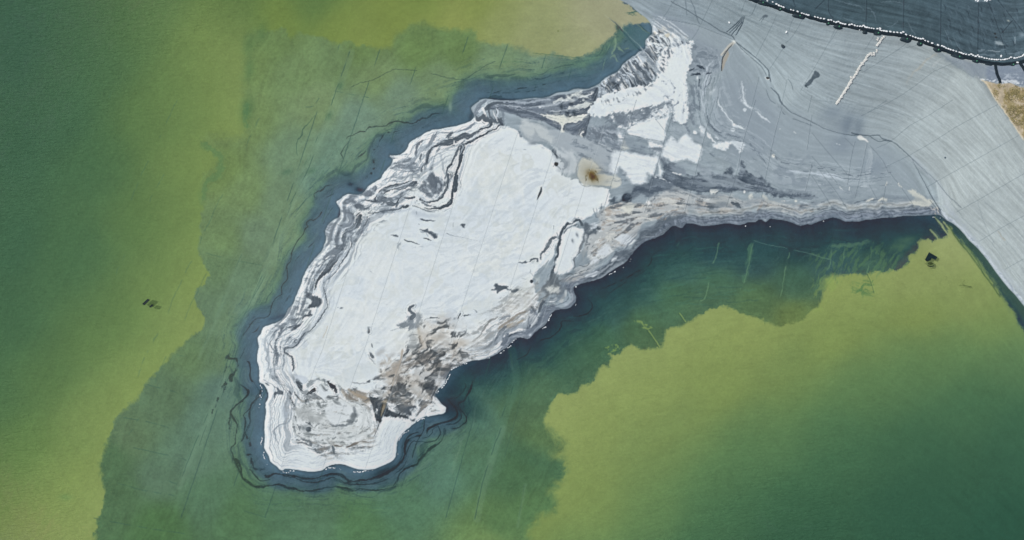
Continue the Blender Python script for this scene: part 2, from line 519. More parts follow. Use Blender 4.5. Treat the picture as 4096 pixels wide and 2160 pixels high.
def silt_area(s, rough=9, soft=4, rs=26):
    global silt
    p = catmull(pts(s), True, 2); w = window(p, 30); gx, gy = np.meshgrid(GX[w[1]], GY[w[0]])
    wx = fbm(gx / rs, gy / rs, 31, 5, .62) * rough * 1.7; wy = fbm(gx / rs + 31, gy / rs + 7, 32, 5, .62) * rough * 1.7
    gx = gx + wx; gy = gy + wy
    qx, qy = gx[::1], gy[::1]
    # signed distance only matters near the edge
    ins = inside(gx, gy, p); d = seg_dist(gx[::2, ::2], gy[::2, ::2], p) if gx.size > 250000 else None
    if d is None: d = seg_dist(gx, gy, p)
    else: d = np.repeat(np.repeat(d, 2, 0), 2, 1)[:gx.shape[0], :gx.shape[1]]
    sw_ = soft + 2 + 12 * sstep(-.2, .7, fbm(gx / 90, gy / 90, 37, 3)) + 26 * sstep(1150, 900, gx) * sstep(760, 500, gy) + 10 * sstep(2500, 2300, gx) * sstep(1000, 300, gy) * sstep(1400, 1700, gx) * sstep(2250, 1900, gx)
    sw_ = sw_ + 16 * sstep(1600, 1800, gy) * sstep(2000, 2150, gx)
    silt[w] = np.maximum(silt[w], sstep(-1, 1, d * np.where(ins, 1, -1) / sw_ + .35 * fbm(gx / 12, gy / 12, 39, 4, .65) * sstep(3, 30, sw_)))
silt_area("Z -260,-220 -260,1600 235,1600 235,1358 255,1290 262,1230 250,1170 262,1140 275,1085 300,1045 345,1000 365,965 400,930 440,880 470,855 500,830 515,810 510,790 490,755 487,730 515,715 525,690 510,660 500,620 505,580 510,520 505,470 520,430 545,400 520,370 515,350 540,345 600,345 620,320 615,280 "
          "Q 540,620 560,510 545,410 560,290 640,260 740,235 800,240 870,215 900,290 950,315 985,265 1060,270 1130,290 1210,305 1280,340 1420,330 1460,370 1560,360 1640,385 1720,375 1760,310 1830,250 1900,200 2000,190 2100,215 2200,235 2390,245 2430,290 "
          "R 40,480 100,505 180,535 260,538 330,520 400,520 480,560 560,590 640,625 700,655 800,655 900,655 1000,665 1100,680 1200,692 1270,685 1310,655 1400,610 1470,570 1560,520 1620,470 1690,410 1720,370 1700,330 1740,310 1790,350 1800,300 1850,300 1930,305 2000,280 2060,270 2160,320 2140,250 2000,130 1800,20 n 2350,-300", 11, 3.5)
silt_area("X 1210,1600 1230,926 1230,860 1290,780 1350,710 1440,690 1465,640 1450,580 1410,540 1470,500 1440,450 1500,445 1530,400 1535,320 1520,280 1440,240 1510,190 1500,130 1450,80 1400,30 1365,0 "
          "T 700,1080 690,1020 620,960 570,920 555,880 570,830 600,790 585,755 625,720 640,680 700,650 780,650 830,625 860,590 960,560 985,520 985,470 1010,430 1060,450 1100,400 1110,370 1070,345 1160,345 1200,300 1245,250 1290,285 1350,300 1440,290 1500,280 1520,200 1530,150 1600,110 1690,85 1760,40 1830,0 "
          "Z 1810,768 1850,785 1890,795 1960,820 2020,800 2060,760 2075,705 2110,690 2150,690 2200,685 2255,678 2285,655 E 1155,700 1200,665 1250,655 1270,530 1310,480 1380,460 1450,480 1480,460 1600,425 1650,400 1630,310 1700,380 1760,440 1850,560 1930,640 2010,760 2080,850 2150,950 2230,1060 2330,1200 2430,1358 n 4400,1900 4700,2700 2050,2700", 10, 3)
# the silt thins out in a speckled fringe
silt = np.clip(silt + .7 * sstep(.12, .8, blur(silt, 20)) * sstep(.12, .6, fbm(MX / 14, MY / 14, 8, 5, .75) + .3 * fbm(MX / 70, MY / 70, 28, 2)) * sstep(-40, -90, SD), 0, 1)

wdist = np.maximum(-SD, 0)
side = coarse(lambda x, y: sstep(-60, 120, (x - 1560) * .62 + (y - 1680) * -1.0 * -.2 - 0 * y), 8)
# which flank of the peninsula: 0 = west and south tip, 1 = east flank in dark deep water
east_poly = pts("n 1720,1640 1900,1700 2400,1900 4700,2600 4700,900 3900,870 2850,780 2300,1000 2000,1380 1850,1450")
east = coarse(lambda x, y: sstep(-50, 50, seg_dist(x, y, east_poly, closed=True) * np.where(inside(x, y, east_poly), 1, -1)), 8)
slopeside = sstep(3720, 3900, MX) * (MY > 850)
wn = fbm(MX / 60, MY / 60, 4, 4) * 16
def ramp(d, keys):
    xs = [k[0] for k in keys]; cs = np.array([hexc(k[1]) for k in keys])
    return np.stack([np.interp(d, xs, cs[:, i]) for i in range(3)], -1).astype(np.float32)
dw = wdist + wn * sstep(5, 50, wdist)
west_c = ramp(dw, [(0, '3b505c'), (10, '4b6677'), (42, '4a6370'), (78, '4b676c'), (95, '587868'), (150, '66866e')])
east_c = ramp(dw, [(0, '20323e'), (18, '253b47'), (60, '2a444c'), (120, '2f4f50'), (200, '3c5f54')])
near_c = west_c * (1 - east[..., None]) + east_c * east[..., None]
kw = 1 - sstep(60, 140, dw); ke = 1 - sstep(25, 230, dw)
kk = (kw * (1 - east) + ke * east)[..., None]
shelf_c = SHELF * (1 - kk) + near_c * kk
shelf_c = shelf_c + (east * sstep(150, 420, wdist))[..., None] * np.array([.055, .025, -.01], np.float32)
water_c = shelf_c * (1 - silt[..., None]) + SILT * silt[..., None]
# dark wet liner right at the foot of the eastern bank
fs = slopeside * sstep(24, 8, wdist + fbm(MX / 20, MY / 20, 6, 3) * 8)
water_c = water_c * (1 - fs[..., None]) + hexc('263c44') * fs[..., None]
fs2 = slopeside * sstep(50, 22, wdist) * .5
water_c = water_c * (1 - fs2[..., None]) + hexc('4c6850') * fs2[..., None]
def paint_all():
 global gate, dm
 # ================================================================ under the water
 gate = 1 - land
 D1, D2 = '#1e3136', '#33504e'
 def UW(s, wd, a=.85, c=D1, **k): S(s, wd, c, a, k.pop('soft', 2), k.pop('rough', 2.2), **k)
 gate = (1 - land) * (1 - silt)
 # liner seams and folds under water
 for x0 in np.arange(-8, 16):
     x = 1537 + x0 * 168
     if x < 900 or x > 2350: continue
     sl = .335 if x < 2000 else .28
     s = "n " + " ".join("%d,%d" % (x - sl * (y - 1150), y) for y in range(150, 2160, 120))
     S(s, 3.6, '#36554f', .5 if x < 2100 else .2, 2, .8, dash=60)
 gate = 1 - land
 for s in ("U 370,370 600,410 790,465", "U 470,615 720,670 900,715", "U 340,900 560,960 800,1000", "U 150,1180 450,1240 900,1310", "U 560,100 700,140 880,185", "U 1350,1120 1580,1190",
           "O 1290,40 1600,120 1960,185", "O 1500,780 1720,840", "O 930,1265 1150,1310", "Q 1290,735 1420,760 1560,785", "Q 1050,860 1110,855 1160,790", "P 660,880 800,940"):
     S(s, 6, '#3a5c50', .5, 2.2, 1, dash=30)
 for s, w_ in (("Q 1420,420 1330,680 1240,930 1130,1180 1040,1358", 34), ("V 1900,150 1780,420 1650,800 1500,1100 1360,1358", 40), ("W 1000,0 760,330 620,620 480,900 330,1250", 40),
               ("W 840,0 700,350 500,750 300,1250 150,1358", 26), ("U 1200,60 1100,300 980,580 900,780 840,930", 26), ("U 1290,20 1200,120 1090,380 1010,600", 22), ("K 520,0 300,400 120,800 0,1250", 34), ("O 1720,60 1500,600 1380,900 1200,1300", 22),
               ("T 300,300 330,560 250,800 150,1100", 40), ("X 1030,30 960,220 880,480 820,760", 36), ("X 690,150 620,370", 16), ("X 1210,480 1150,820", 14)):
     S(s, w_ * 1.6, '#86a38a' if s[0] != 'T' else '#5d8a78', .17, 8, 1.4, rs=40, rel=0)
     S(s, w_ * .2, '#36564b', .6, 2.4, 1.4, rs=30, dash=40, off=w_ * .22)
 BL("Q 1240,930 1330,690", 26, 40, 20, '#47694f', .5)
 BL("V 1650,860 1350,870", 60, 34, -20, '#4d6e58', .6)
 BL("Q 700,260 570,900 600,350", 50, 90, 10, '#56774b', .45)
 BL("Q 590,870 600,560", 40, 90, 5, '#52734b', .45)
 S("V 860,60 850,230 870,330", 50, '#5a7d55', .6, 8, 6)
 S("V 360,530 480,640 560,720 520,900 370,1000 350,1200", 70, '#5b7f55', .5, 10, 8)
 for i in range(26):
  x = 480 + (i * 173) % 1000; y = 300 + (i * 397) % 1700; L_ = 90 + (i * 57) % 160
  S("n %d,%d %d,%d %d,%d" % (x, y, x - L_ * .3, y + L_ * .6, x - L_ * .45, y + L_), 4, '#4a6c58', .3, 2.2, 4, rs=30, dash=24)
 # lines left by lower water levels
 UW("H 490,680 530,630 620,620 720,620 780,580 850,560 930,570 1000,575 1070,585 1130,550 1180,525 1240,520 1300,480 1370,460 1415,462", [8, 12, 12, 16, 18, 20, 20, 10, 14, 12, 10, 14, 10, 6])
 UW("H 490,680 420,680 350,720 280,745 265,770", [8, 14, 8, 10, 6]); UW("H 290,800 240,860 210,920 190,950 215,1000", [4, 6, 8, 12, 4], .8)
 UW("H 560,960 560,920 620,880 650,820 690,750 740,700 830,690 900,670", [8, 10, 10, 12, 14, 14, 12, 6], .75, dash=14); UW("H 720,670 800,655 880,655", 6, .6)
 UW("H 570,990 590,1060 580,1130 560,1180 500,1230", [10, 20, 34, 22, 6], .8, dash=9); UW("H 400,1000 450,960 490,920", [4, 22, 8], .8)
 UW("H 1020,690 1100,650 1180,630 1240,600 1280,575 1400,545", [4, 12, 10, 6, 5, 6], .6, dash=12)
 UW("G 750,215 850,210 930,190 980,180 1050,180 1140,160 1260,155 1330,155 1400,130 1480,110 1580,80 1700,60", [5, 8, 12, 14, 14, 16, 12, 10, 10, 8, 6, 4], .75, dash=16)
 UW("G 860,220 1000,215 1150,205 1300,190 1450,140 1560,110", [5, 10, 10, 12, 8, 4], .5, dash=12); UW("R 170,1190 250,1170 350,1185", [30, 50, 12], .5)
 UW("G 1180,80 1400,40", 6, .3); UW("Q 1420,700 1490,665 1560,655 1640,620 1720,575 1800,555 1950,570", 5, .4); UW("Q 2060,590 2180,620 2320,640 2420,580 2480,540 2575,490", 5, .4)
 UW("Q 1120,935 1070,1000 1030,1040 1020,1090 985,1130 975,1200 985,1250", [4, 7, 9, 10, 7, 6, 4], .6, '#39594c')
 UW("V 1690,1170 1680,1140 1720,1105 1770,1090 1810,1045 1860,1030 1900,1030", [8, 10, 8, 16, 10, 10, 4], .85); UW("V 1830,1175 1890,1150 1920,1125", 7, .7); UW("V 1790,1170 1850,1110 1900,1070", 5, .6)
 UW("W 1165,150 1130,200 1080,240 1030,240 990,265 985,300 1000,320 960,360 945,410 900,460 860,520 830,580 800,640 800,700 780,750 750,800 750,860 760,930 740,980 690,1030 680,1090 685,1130 630,1170 590,1210 555,1300",
    [14, 10, 12, 12, 12, 12, 12, 14, 12, 8, 8, 8, 12, 10, 10, 8, 14, 14, 12, 12, 14, 12, 10, 8, 8, 8], .9)
 UW("W 1070,515 1040,540 1000,570", [6, 14, 5], .8); UW("W 1300,90 1230,200 1180,290", 8, .5, dash=12); UW("W 940,630 900,670 860,720 830,830 860,870", 8, .6, dash=10); UW("W 800,1040 770,1160 700,1250", 7, .6, dash=14)
 UW("K 570,330 560,400 530,490 480,515 410,520 340,560 280,640 220,730", [8, 9, 10, 10, 8, 10, 8, 6], .8); UW("K 340,560 400,570 460,560", 5, .5); UW("K 410,610 380,670 330,700", [4, 14, 6], .8); UW("K 300,600 340,580", 8, .6)
 UW("K 40,990 20,1090 0,1160", [34, 24, 20], .85, rough=4, dash=14); UW("K 40,1000 90,1010 140,1010", [16, 22, 8], .85); UW("K 130,1010 150,1100 90,1200 60,1300 0,1358", [16, 12, 30, 34, 30], .85, rough=4, dash=16)
 UW("K 235,880 210,960 180,1010", 8, .6); UW("K 270,1040 300,1060 310,1150 300,1240 330,1290", [14, 18, 14, 12, 16], .85)
 UW("U 1270,20 1210,110 1180,160 1140,240 1110,330", [30, 30, 24, 16, 10], .8, rough=4, dash=12)
 UW("M 300,0 320,60 360,110 400,180 405,230 360,300 310,380 290,480 300,560 270,640 240,720 200,800", [16, 14, 10, 12, 16, 14, 20, 16, 14, 10, 10, 10], .85)
 UW("M 190,120 250,170 280,190 270,240 210,310 130,370 70,450 100,520 140,580 145,650 125,760 120,830 70,890 100,990 120,1020", [8, 16, 40, 24, 14, 16, 22, 26, 18, 10, 10, 12, 10, 16, 16], .9)
 UW("M 70,480 50,560 60,650", [14, 22, 14], .85, rough=4); UW("M 120,1020 170,1060 200,1180 220,1240 300,1300 360,1340 440,1340 530,1335", [30, 40, 18, 12, 12, 10, 12, 10], .9)
 UW("M 330,330 290,420 220,480 250,560 230,690 215,760", [12, 16, 10, 16, 12, 8], .8); UW("M 240,720 280,780 310,860 300,940 240,960 225,840", [14, 26, 22, 40, 18, 10], .85, rough=4, dash=14)
 UW("M 430,190 410,270 370,300", [30, 16, 6], .8); UW("M 320,1000 330,1060 380,1140 440,1130 480,1140", [12, 40, 60, 22, 10], .8, rough=5, dash=14); UW("M 300,1140 370,1220 430,1280 540,1265", [10, 14, 10, 8], .85)
 UW("M 490,1220 540,1220 590,1190 700,1200 800,1210 880,1230 950,1250 1080,1250 1180,1220 1280,1195 1380,1200 1450,1250 1520,1290 1640,1270 1750,1260 1850,1230 1950,1180 2050,1110 2150,1020 2180,940 2170,860 2190,780 2250,720 2330,690",
    [26, 30, 18, 14, 16, 20, 26, 12, 16, 30, 36, 30, 26, 30, 22, 40, 46, 34, 26, 18, 18, 20, 16, 12], .85)
 UW("M 700,1215 850,1240 950,1290 1060,1300 1200,1270 1300,1240 1420,1290 1520,1320 1680,1320 1850,1300 2000,1230 2130,1130 2190,1040", [8, 10, 12, 20, 10, 12, 16, 26, 12, 12, 10, 12, 8], .8)
 UW("U 1290,710 1330,820 1350,860 1400,900 1470,935 1560,925 1640,915 1720,935 1820,960 1920,960 2010,940 2100,930 2180,950 2240,965 2300,945 2420,960 2500,945 2575,930", [16, 12, 12, 10, 12, 8, 16, 26, 10, 12, 10, 16, 26, 14, 10, 10, 10, 10], .85)
 UW("N 1180,330 1170,400 1150,480 1110,550 1080,610 1020,640 1010,680 1050,730 1090,780 1110,830 1090,880 1030,920 980,945 930,945", [8, 12, 26, 14, 12, 12, 12, 14, 16, 14, 18, 14, 14, 8], .85)
 UW("N 880,600 910,640 960,690 990,740 990,800 940,840 860,870 780,890 700,920 640,950 620,1000", [10, 16, 18, 24, 24, 24, 20, 18, 20, 30, 12], .9)
 UW("N 930,650 1000,700 1040,770 1030,840 960,890 860,900", [8, 12, 12, 12, 10, 8], .8); UW("N 760,920 790,1000 750,1070 680,1110 600,1115", [8, 14, 12, 10, 6], .8); UW("N 910,590 1000,570 1050,520 1100,440 1080,400", [12, 10, 12, 14, 6], .6)
 UW("N 850,970 840,1020 800,1100 740,1150 650,1200 600,1270 540,1330", [12, 16, 12, 16, 30, 14, 14], .85); UW("N 550,1030 440,1060 390,1100 360,1180 360,1260 330,1340", [16, 16, 30, 26, 20, 14], .9); UW("N 600,1110 480,1100 430,1130 390,1230 370,1300", [6, 10, 12, 10, 8], .8)
 UW("N 740,930 700,960 690,1000 640,1050 580,1060", 8, .7); UW("N 600,850 580,980 510,1100 450,1300", 10, .8); UW("M 2540,850 2440,930 2350,1010 2310,1080 2200,1120 2120,1180 2080,1260 2040,1340", [20, 24, 20, 14, 30, 14, 14, 12], .85)
 BL("X 60,380", 120, 34, -25, '#1e3138', .7)
 UW("L 2100,650 2200,640 2280,600 2320,540 2310,480 2250,430", [8, 14, 12, 10, 8, 4], .8); UW("L 1700,940 1800,910 1870,870 1920,820 1950,760 1940,720 1980,700 2100,710", [14, 12, 12, 14, 14, 10, 10, 5], .8)
 UW("L 1400,1180 1480,1140 1540,1100 1580,1020", [6, 10, 12, 6], .8); UW("J 1780,1240 1900,1210 2060,1120 2120,1060 2150,960 2260,890", [6, 12, 16, 12, 8, 6], .6, dash=20); UW("F 0,1080 200,1000 420,880 560,790 680,660", [10, 16, 16, 12, 8], .6, dash=24); UW("F 20,1180 300,1000 560,840", 12, .4, dash=30)
 UW("F 860,790 940,740 1100,700 1300,670 1500,680 1680,680", 12, .45, '#24474a', dash=40); UW("F 830,890 1000,830 1300,790", 12, .4, '#24474a', dash=40); UW("F 1350,670 1480,690 1560,780", 8, .5, '#24474a')
 for i in range(26):
     yy = 560 + i * 28 + (i * 37 % 17); xx = 500 + (i * 331) % 900
     S("F %d,%d %d,%d %d,%d" % (xx, yy + 40, xx + 300, yy - 10, xx + 650, yy - 20), 12, '#4b7a6c' if i % 2 else '#26464a', .28, 5, 5, rs=40, dash=40)
 for s in ("F 1850,500 1800,740 1740,1000 1690,1070", "F 1310,1000 1270,1170 1210,1220", "F 1430,520 1400,680 1360,760", "E 765,440 720,640 690,790 660,880", "E 400,500 380,700 340,900", "E 240,590 220,760 180,850", "F 2290,630 2240,830 2180,1190", "F 1000,430 930,560"):
     S(s, 12, '#7b9f78', .45, 3, 2.5, dash=30)
 S("F 1860,490 2000,535 2260,580", 6, '#7fa294', .5, 2, 1); S("F 2350,605 2559,655 ", 6, '#7fa294', .5, 2, 1); S("E 0,650 100,690 210,715", 10, '#7b9f80', .5, 2, 1)
 S("F 1820,560 1790,760 1740,960", 60, '#5b8466', .5, 10, 6, dash=30); S("E 240,560 350,545 500,540 680,500", 40, '#5c7f68', .6, 7, 5); BL("E 1060,560 1150,480", 130, 40, -10, '#54765c', .5)
 T("E 0,560 700,520 1150,560 1180,830 1000,900 400,940 0,1150", '#5a7d58', .5, .08, 9, 30, -65, 40, 3)
 T("E 0,900 400,900 430,1060 240,1120 100,1358 0,1358", '#8ba25c', .45, .05, 12, 30, -70, 20, 5); T("E 400,950 760,950 800,1150 500,1170", '#4b734c', .6, .05, 16, 40, -10, 20, 6)
 for s in ("E 1480,200 1560,300 1640,420", "E 1430,360 1500,440 1520,470", "E 1580,330 1640,415", "E 1590,270 1650,340"):
     S(s, [20, 30, 10], '#9ba77c', .8, 2, 2)
     S(s, 8, '#1f363e', .8, 2, 1, off=5)
 S("E 1650,310 1760,480 1900,650 2040,850 2150,1000 2270,1170", 14, '#47603f', .8, 3, 1.5); S("E 1700,400 1830,580 ", 8, '#47603f', .8, 2, 1); S("E 1800,480 1950,680 2100,870 2250,1080 2400,1358", 30, '#6c8257', .6, 5, 4)
 S("E 1880,560 1990,720 2080,920", 8, '#3f5c40', .7, 2, 1); S("E 2100,870 2260,1080 2450,1300", 8, '#35524a', .7, 2, 1.4)
 T("R 1700,20 1900,120 2100,280 2000,190 1850,180 1740,60", '#4c6a5c', .85, .0, 10, 24, 35, 8, 8); S("R 1870,150 1960,140 2010,180", 16, '#41605a', .8, 2, 2); S("R 1850,170 1910,185", 10, '#41605a', .8, 2, 2)
 S("R 1620,220 1720,300 1800,400 1880,490 1960,580 2060,670", [4, 14, 16, 16, 14, 20], '#243a44', .7, 2, 1.5); S("R 1560,180 1750,320 1900,470 2000,570 2100,680 2180,770", [3, 6, 8, 16, 26, 26], '#b9c2c4', .6, 2, 1.5)
 BL("R 1725,340", 26, 40, -20, '#35534e', .9); P("R 1830,310 1940,310 2060,360 2100,420 2080,500 1980,580 1900,590 1860,520 1780,430 1800,360", '#48686c', .6, 6, 7); S("R 1990,300 2060,370 2130,410", 12, '#2f474e', .8, 2, 3); S("R 1970,290 2040,350 2110,400", 8, '#6a8070', .8, 2, 3, off=4)
 for s in ("R 1700,430 1690,560 1660,650", "R 1710,550 1740,590 1780,620", "R 1640,700 1680,680 1720,740", "R 1810,590 1850,570"): S(s, [10, 22, 14], '#8ba487', .6, 4, 4)
 for s in ("R 1640,480 1600,600 1560,760 1500,980", "R 1660,520 1540,700 1480,800"): S(s, 7, '#7f9e88', .5, 2, 2, dash=20)
 S("R 700,640 900,660 1200,695 1290,680", 8, '#3f6350', .6, 2.5, 2); S("R 0,850 120,780 250,750 460,745 620,750", 12, '#4e7055', .4, 5, 4, dash=20); S("R 650,1010 900,960 1150,930 1500,860", 30, '#486a70', .35, 9, 6)
 for s in ("T 1640,10 1690,80", "T 1390,150 1440,220 1480,280", "E 660,890 710,990 750,1130"): S(s, 7, '#3d6046', .8, 2, 1); S(s, 8, '#9db06a', .6, 2, 1, off=-4)
 T("T 1270,60 1340,60 1450,130 1390,150 1300,100", '#93a862', .6, .02, 6, 16, 40, 6, 4); T("T 1040,280 1140,240 1180,300 1100,330", '#86a05c', .7, .1, 5, 8, 0, 6, 4)
 for s in ("G 300,370", "H 1515,400"): BL(s, 18, 46, 8, '#8aa294', .5)
 BL("R 1005,375", 12, 7, 20, '#6d7a4a', .9); BL("Z 165,1250", 14, 8, 0, '#71905a', .6); BL("V 2120,1020 2220,1080", 40, 26, 10, '#22323e', .85); BL("V 2250,1090", 60, 30, 10, '#1d2c3a', .8); BL("K 620,520 700,490", 90, 22, -10, '#263a4c', .6)
 BL("I 170,480 185,450", 14, 60, 5, '#1f2c3c', .7); BL("R 250,1200 430,1205", 160, 14, 2, '#22323f', .7); BL("H 1760,500", 24, 50, 10, '#22323f', .7)
 # dark lines along parts of the shoreline and drying foam specks
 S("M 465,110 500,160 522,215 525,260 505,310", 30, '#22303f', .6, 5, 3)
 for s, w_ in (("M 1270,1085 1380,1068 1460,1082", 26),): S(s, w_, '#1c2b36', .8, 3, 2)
 # ================================================================ the dry liner and its salt crust
 gate = None
 K_, N_, G_, W_, T_, B_ = '#545f69', '#39444e', '#8d99a3', '#d8e0e4', '#ab9c8a', '#c6cac4'
 base = ramp(MX * 0 + np.clip(MX, 0, 4100), [(2400, '95a3ac'), (3300, '99a7ae'), (4100, '9aa8ae')])
 slopec = ramp(np.clip(MX, 0, 4100), [(2600, '95a3ac'), (3000, '99a7ae'), (3400, '9ca9af'), (3800, 'a4afb2')]) * (1 - .05 * sstep(.8, 1, d_toe / (d_toe + d_crest + 1)))[..., None]
 am = blur(above_toe.astype(np.float32), 12)[..., None]
 landc = base * (1 - am) + slopec * am
 landc = landc * (1 + .03 * flow[..., None] * (1 - am) + .02 * flow[..., None] * am + .03 * fbm(MX / 80, MY / 80, 2, 4)[..., None] + .012 * flow_fine[..., None] + .009 * (flow_fine * (1 + fbm(MX / 60, MY / 60, 23, 2)))[..., None] * am)
 col[:] = col * (1 - land[..., None]) + landc * land[..., None]
 gate = land
 # broad tone differences of the lining
 P("Z 1730,90 1800,150 1820,260 1780,330 1850,420 1950,480 2250,520 2330,520 2230,360 1950,260 1850,110 1780,70", '#919ea7', .7, 30, 14)
 P("Z 1800,230 1830,200 1900,220 1950,300 1940,380 1850,400 1800,340", '#8d9aa5', .6, 25, 14)
 BL("D 400,260 250,150", 160, 90, -20, '#7d8b98', .6); BL("D 420,330 560,330", 60, 160, 15, '#6f7e8c', .5); BL("D 750,800 350,550", 160, 120, 0, '#7d8b99', .5)
 P("A 640,200 760,180 1180,350 1120,470 800,420 650,300", '#8f9ba7', .7, 14, 8)
 P("A 1120,480 1440,600 1460,850 1250,920 1050,900 1080,700", '#88949f', .75, 12, 8)
 # salt stripe running up the bank
 WH = [
  "A 1105,500 1095,620 1085,700 1050,760 1045,850 1035,980 1055,1100 1060,1358 C 1065,240 990,245 960,200 900,260 870,120 820,180 700,235 640,240 560,250 440,280 345,345 200,320 100,180 0,60 A 0,1240 160,1200 300,1150 480,1110 560,1060 650,980 680,900 670,800 700,700 740,620 800,560 950,600 1000,540",
  "C 340,400 345,350 440,280 560,250 640,240 700,230 780,210 830,190 810,260 780,370 770,490 500,450", "C 200,380 290,430 300,450 250,590 210,470",
  "C 140,740 150,640 250,620 400,650 580,680 700,690 655,890 740,925 745,850 720,780 700,700 720,900 640,900 560,880 540,1000 400,1000 330,920 240,800 180,900 120,800",
  "C 590,480 760,520 735,640 620,590", "C 745,650 800,540 860,440 930,520 960,480 1020,430 1080,440 1130,520 1235,570 1170,757 1060,712 890,735 790,690",
  "C 1345,540 1400,520 1500,490 1730,520 1690,640 1640,570 1580,540 1540,590 1480,600 1390,580", "C 1200,380 1190,345 1240,300 1265,340 1260,410 1220,430",
  "C 1290,380 1340,430 1400,510 1370,510 1300,430", "C 1380,440 1440,480 1410,480", "C 0,1060 60,1070 110,1120 125,1200 80,1300 0,1280 -60,1200"]
 for i, s in enumerate(WH): P(s, W_, .96, 2.5 if i in (0, 1, 2, 7, 8) else 5, 6 if i else 9, 14, fl=1.6 if i else 2.6, tx=.06)
 for x, y, r, a in ((1145, 390, 24, .9), (1605, 362, 28, .8), (810, 915, 46, .85), (905, 955, 44, .5), (1620, 300, 18, .8), (1750, 120, 24, .6)):
     BL("C %d,%d" % (x, y), r, r * .85, 20, W_, a, hard=1)
 S("C 1420,0 1450,80 1530,180 1590,260 1640,310 1760,350", [10, 26, 10, 14, 34, 6], W_, .75, 3, 3); S("A 1720,1000 1730,1180 1770,1270 1830,1310", [10, 30, 26, 8], W_, .6, 6, 5); S("C 1880,130 1960,200 2050,270", [6, 24, 6], W_, .6, 5, 4); S("C 1700,0 1830,100", [30, 12], W_, .5, 8, 5)
 S("A 1360,740 1300,830 1290,960 1250,1080 1230,1200 1260,1358", [10, 40, 60, 50, 30, 16], '#b5c0c9', .75, 6, 5); S("C 1290,0 1240,110", 14, '#b5c0c9', .5, 4, 3)
 BL("A 1090,720", 26, 24, 0, W_, .9, 1); BL("A 1180,940", 16, 20, 0, W_, .8); BL("A 1340,1120 1380,1090", 16, 26, 20, W_, .5)
 # combed scabs beside it
 cb = "A 640,300 800,420 1100,520 940,560 800,560 740,620 700,700 670,800 680,900 650,980 560,1060 480,1110 300,1150 160,1200 0,1250 -120,1260 R 1440,1358 1500,1100 A 0,1000 85,935 205,870 265,790 345,720 430,665 545,595 550,500 630,410"
 P(cb, '#b3bec8', .9, 3, 4)
 T(cb, K_, .85, .02, 9, 34, 52, 8, 11, .12); T(cb, '#eceae2', .6, .2, 5, 40, 52, 8, 13, .15); T(cb, N_, .4, .24, 12, 30, 50, 8, 17, .14)
 P("A 690,500 770,520 740,600 690,700 620,740 610,640 660,580", K_, .5, 5, 9); P("A 560,760 660,760 670,900 600,1000 520,1040 400,980 420,830 500,780", K_, .35, 5, 12); P("A 100,1010 220,980 260,1030 150,1080", N_, .7, 6, 8)
 T("A 550,420 900,380 1050,480 900,620 700,680 560,560", W_, .85, .05, 10, 26, 45, 10, 19); T("A 620,250 1000,340 1100,470 900,480 640,380", '#c9c6bc', .6, .22, 6, 24, 38, 10, 23)
 BL("A 815,425", 30, 26, 0, '#c3c0b2', .9, 1); BL("A 665,400", 16, 18, 0, '#cfc9b8', .8)
 T("A 740,180 1100,420 1080,520 800,420 560,240", W_, .55, .1, 5, 60, 33, 10, 29)
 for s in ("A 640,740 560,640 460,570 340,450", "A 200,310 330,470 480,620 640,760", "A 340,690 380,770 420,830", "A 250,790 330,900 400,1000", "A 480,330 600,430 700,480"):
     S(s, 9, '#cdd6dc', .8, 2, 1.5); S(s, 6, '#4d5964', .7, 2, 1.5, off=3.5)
 for s in ("A 760,980 790,1000 830,990", "A 730,1080 760,1140 800,1170 880,1200 900,1240", "A 840,980 900,1060 880,1120 830,1160", "A 560,1290 620,1250", "A 860,790 880,830", "A 840,600 900,650 880,700", "A 900,480 960,570 940,640"):
     S(s, [8, 22, 12], '#7e8a96', .75, 3, 5)
 T("A 740,520 1000,480 1080,540 1000,700 860,720 800,600", '#8b97a2', .8, .16, 10, 24, 50, 12, 31)
 P("C 180,190 280,185 350,170 420,130 520,130 570,60 620,40 600,110 620,190 560,230 440,240 360,240 330,330 260,330 200,260", '#78848f', .85, 6, 10); T("C 150,150 700,0 880,0 820,170 560,240 330,350 0,430 0,300", '#6c7883', .75, .05, 12, 20, -30, 20, 37)
 P("C 0,320 150,300 200,370 210,470 250,600 0,530 -150,450 -140,330", '#75818c', .85, 8, 8); T("C -150,300 330,340 340,500 250,640 -150,520", '#aab4bd', .7, .1, 6, 22, 20, 14, 41)
 # dark, sharply layered bay at the neck
 bay = "G 1000,310 1200,305 1450,280 1600,240 1750,225 1950,185 2080,150 2060,300 2010,420 1960,600 1940,740 1840,740 1700,690 1560,640 1420,560 1200,520 1100,480 900,430 760,400 800,330"
 P(bay, '#545f6c', .93, 3, 3); T(bay, '#7b8794', .6, .05, 5, 60, None, 6, 43)
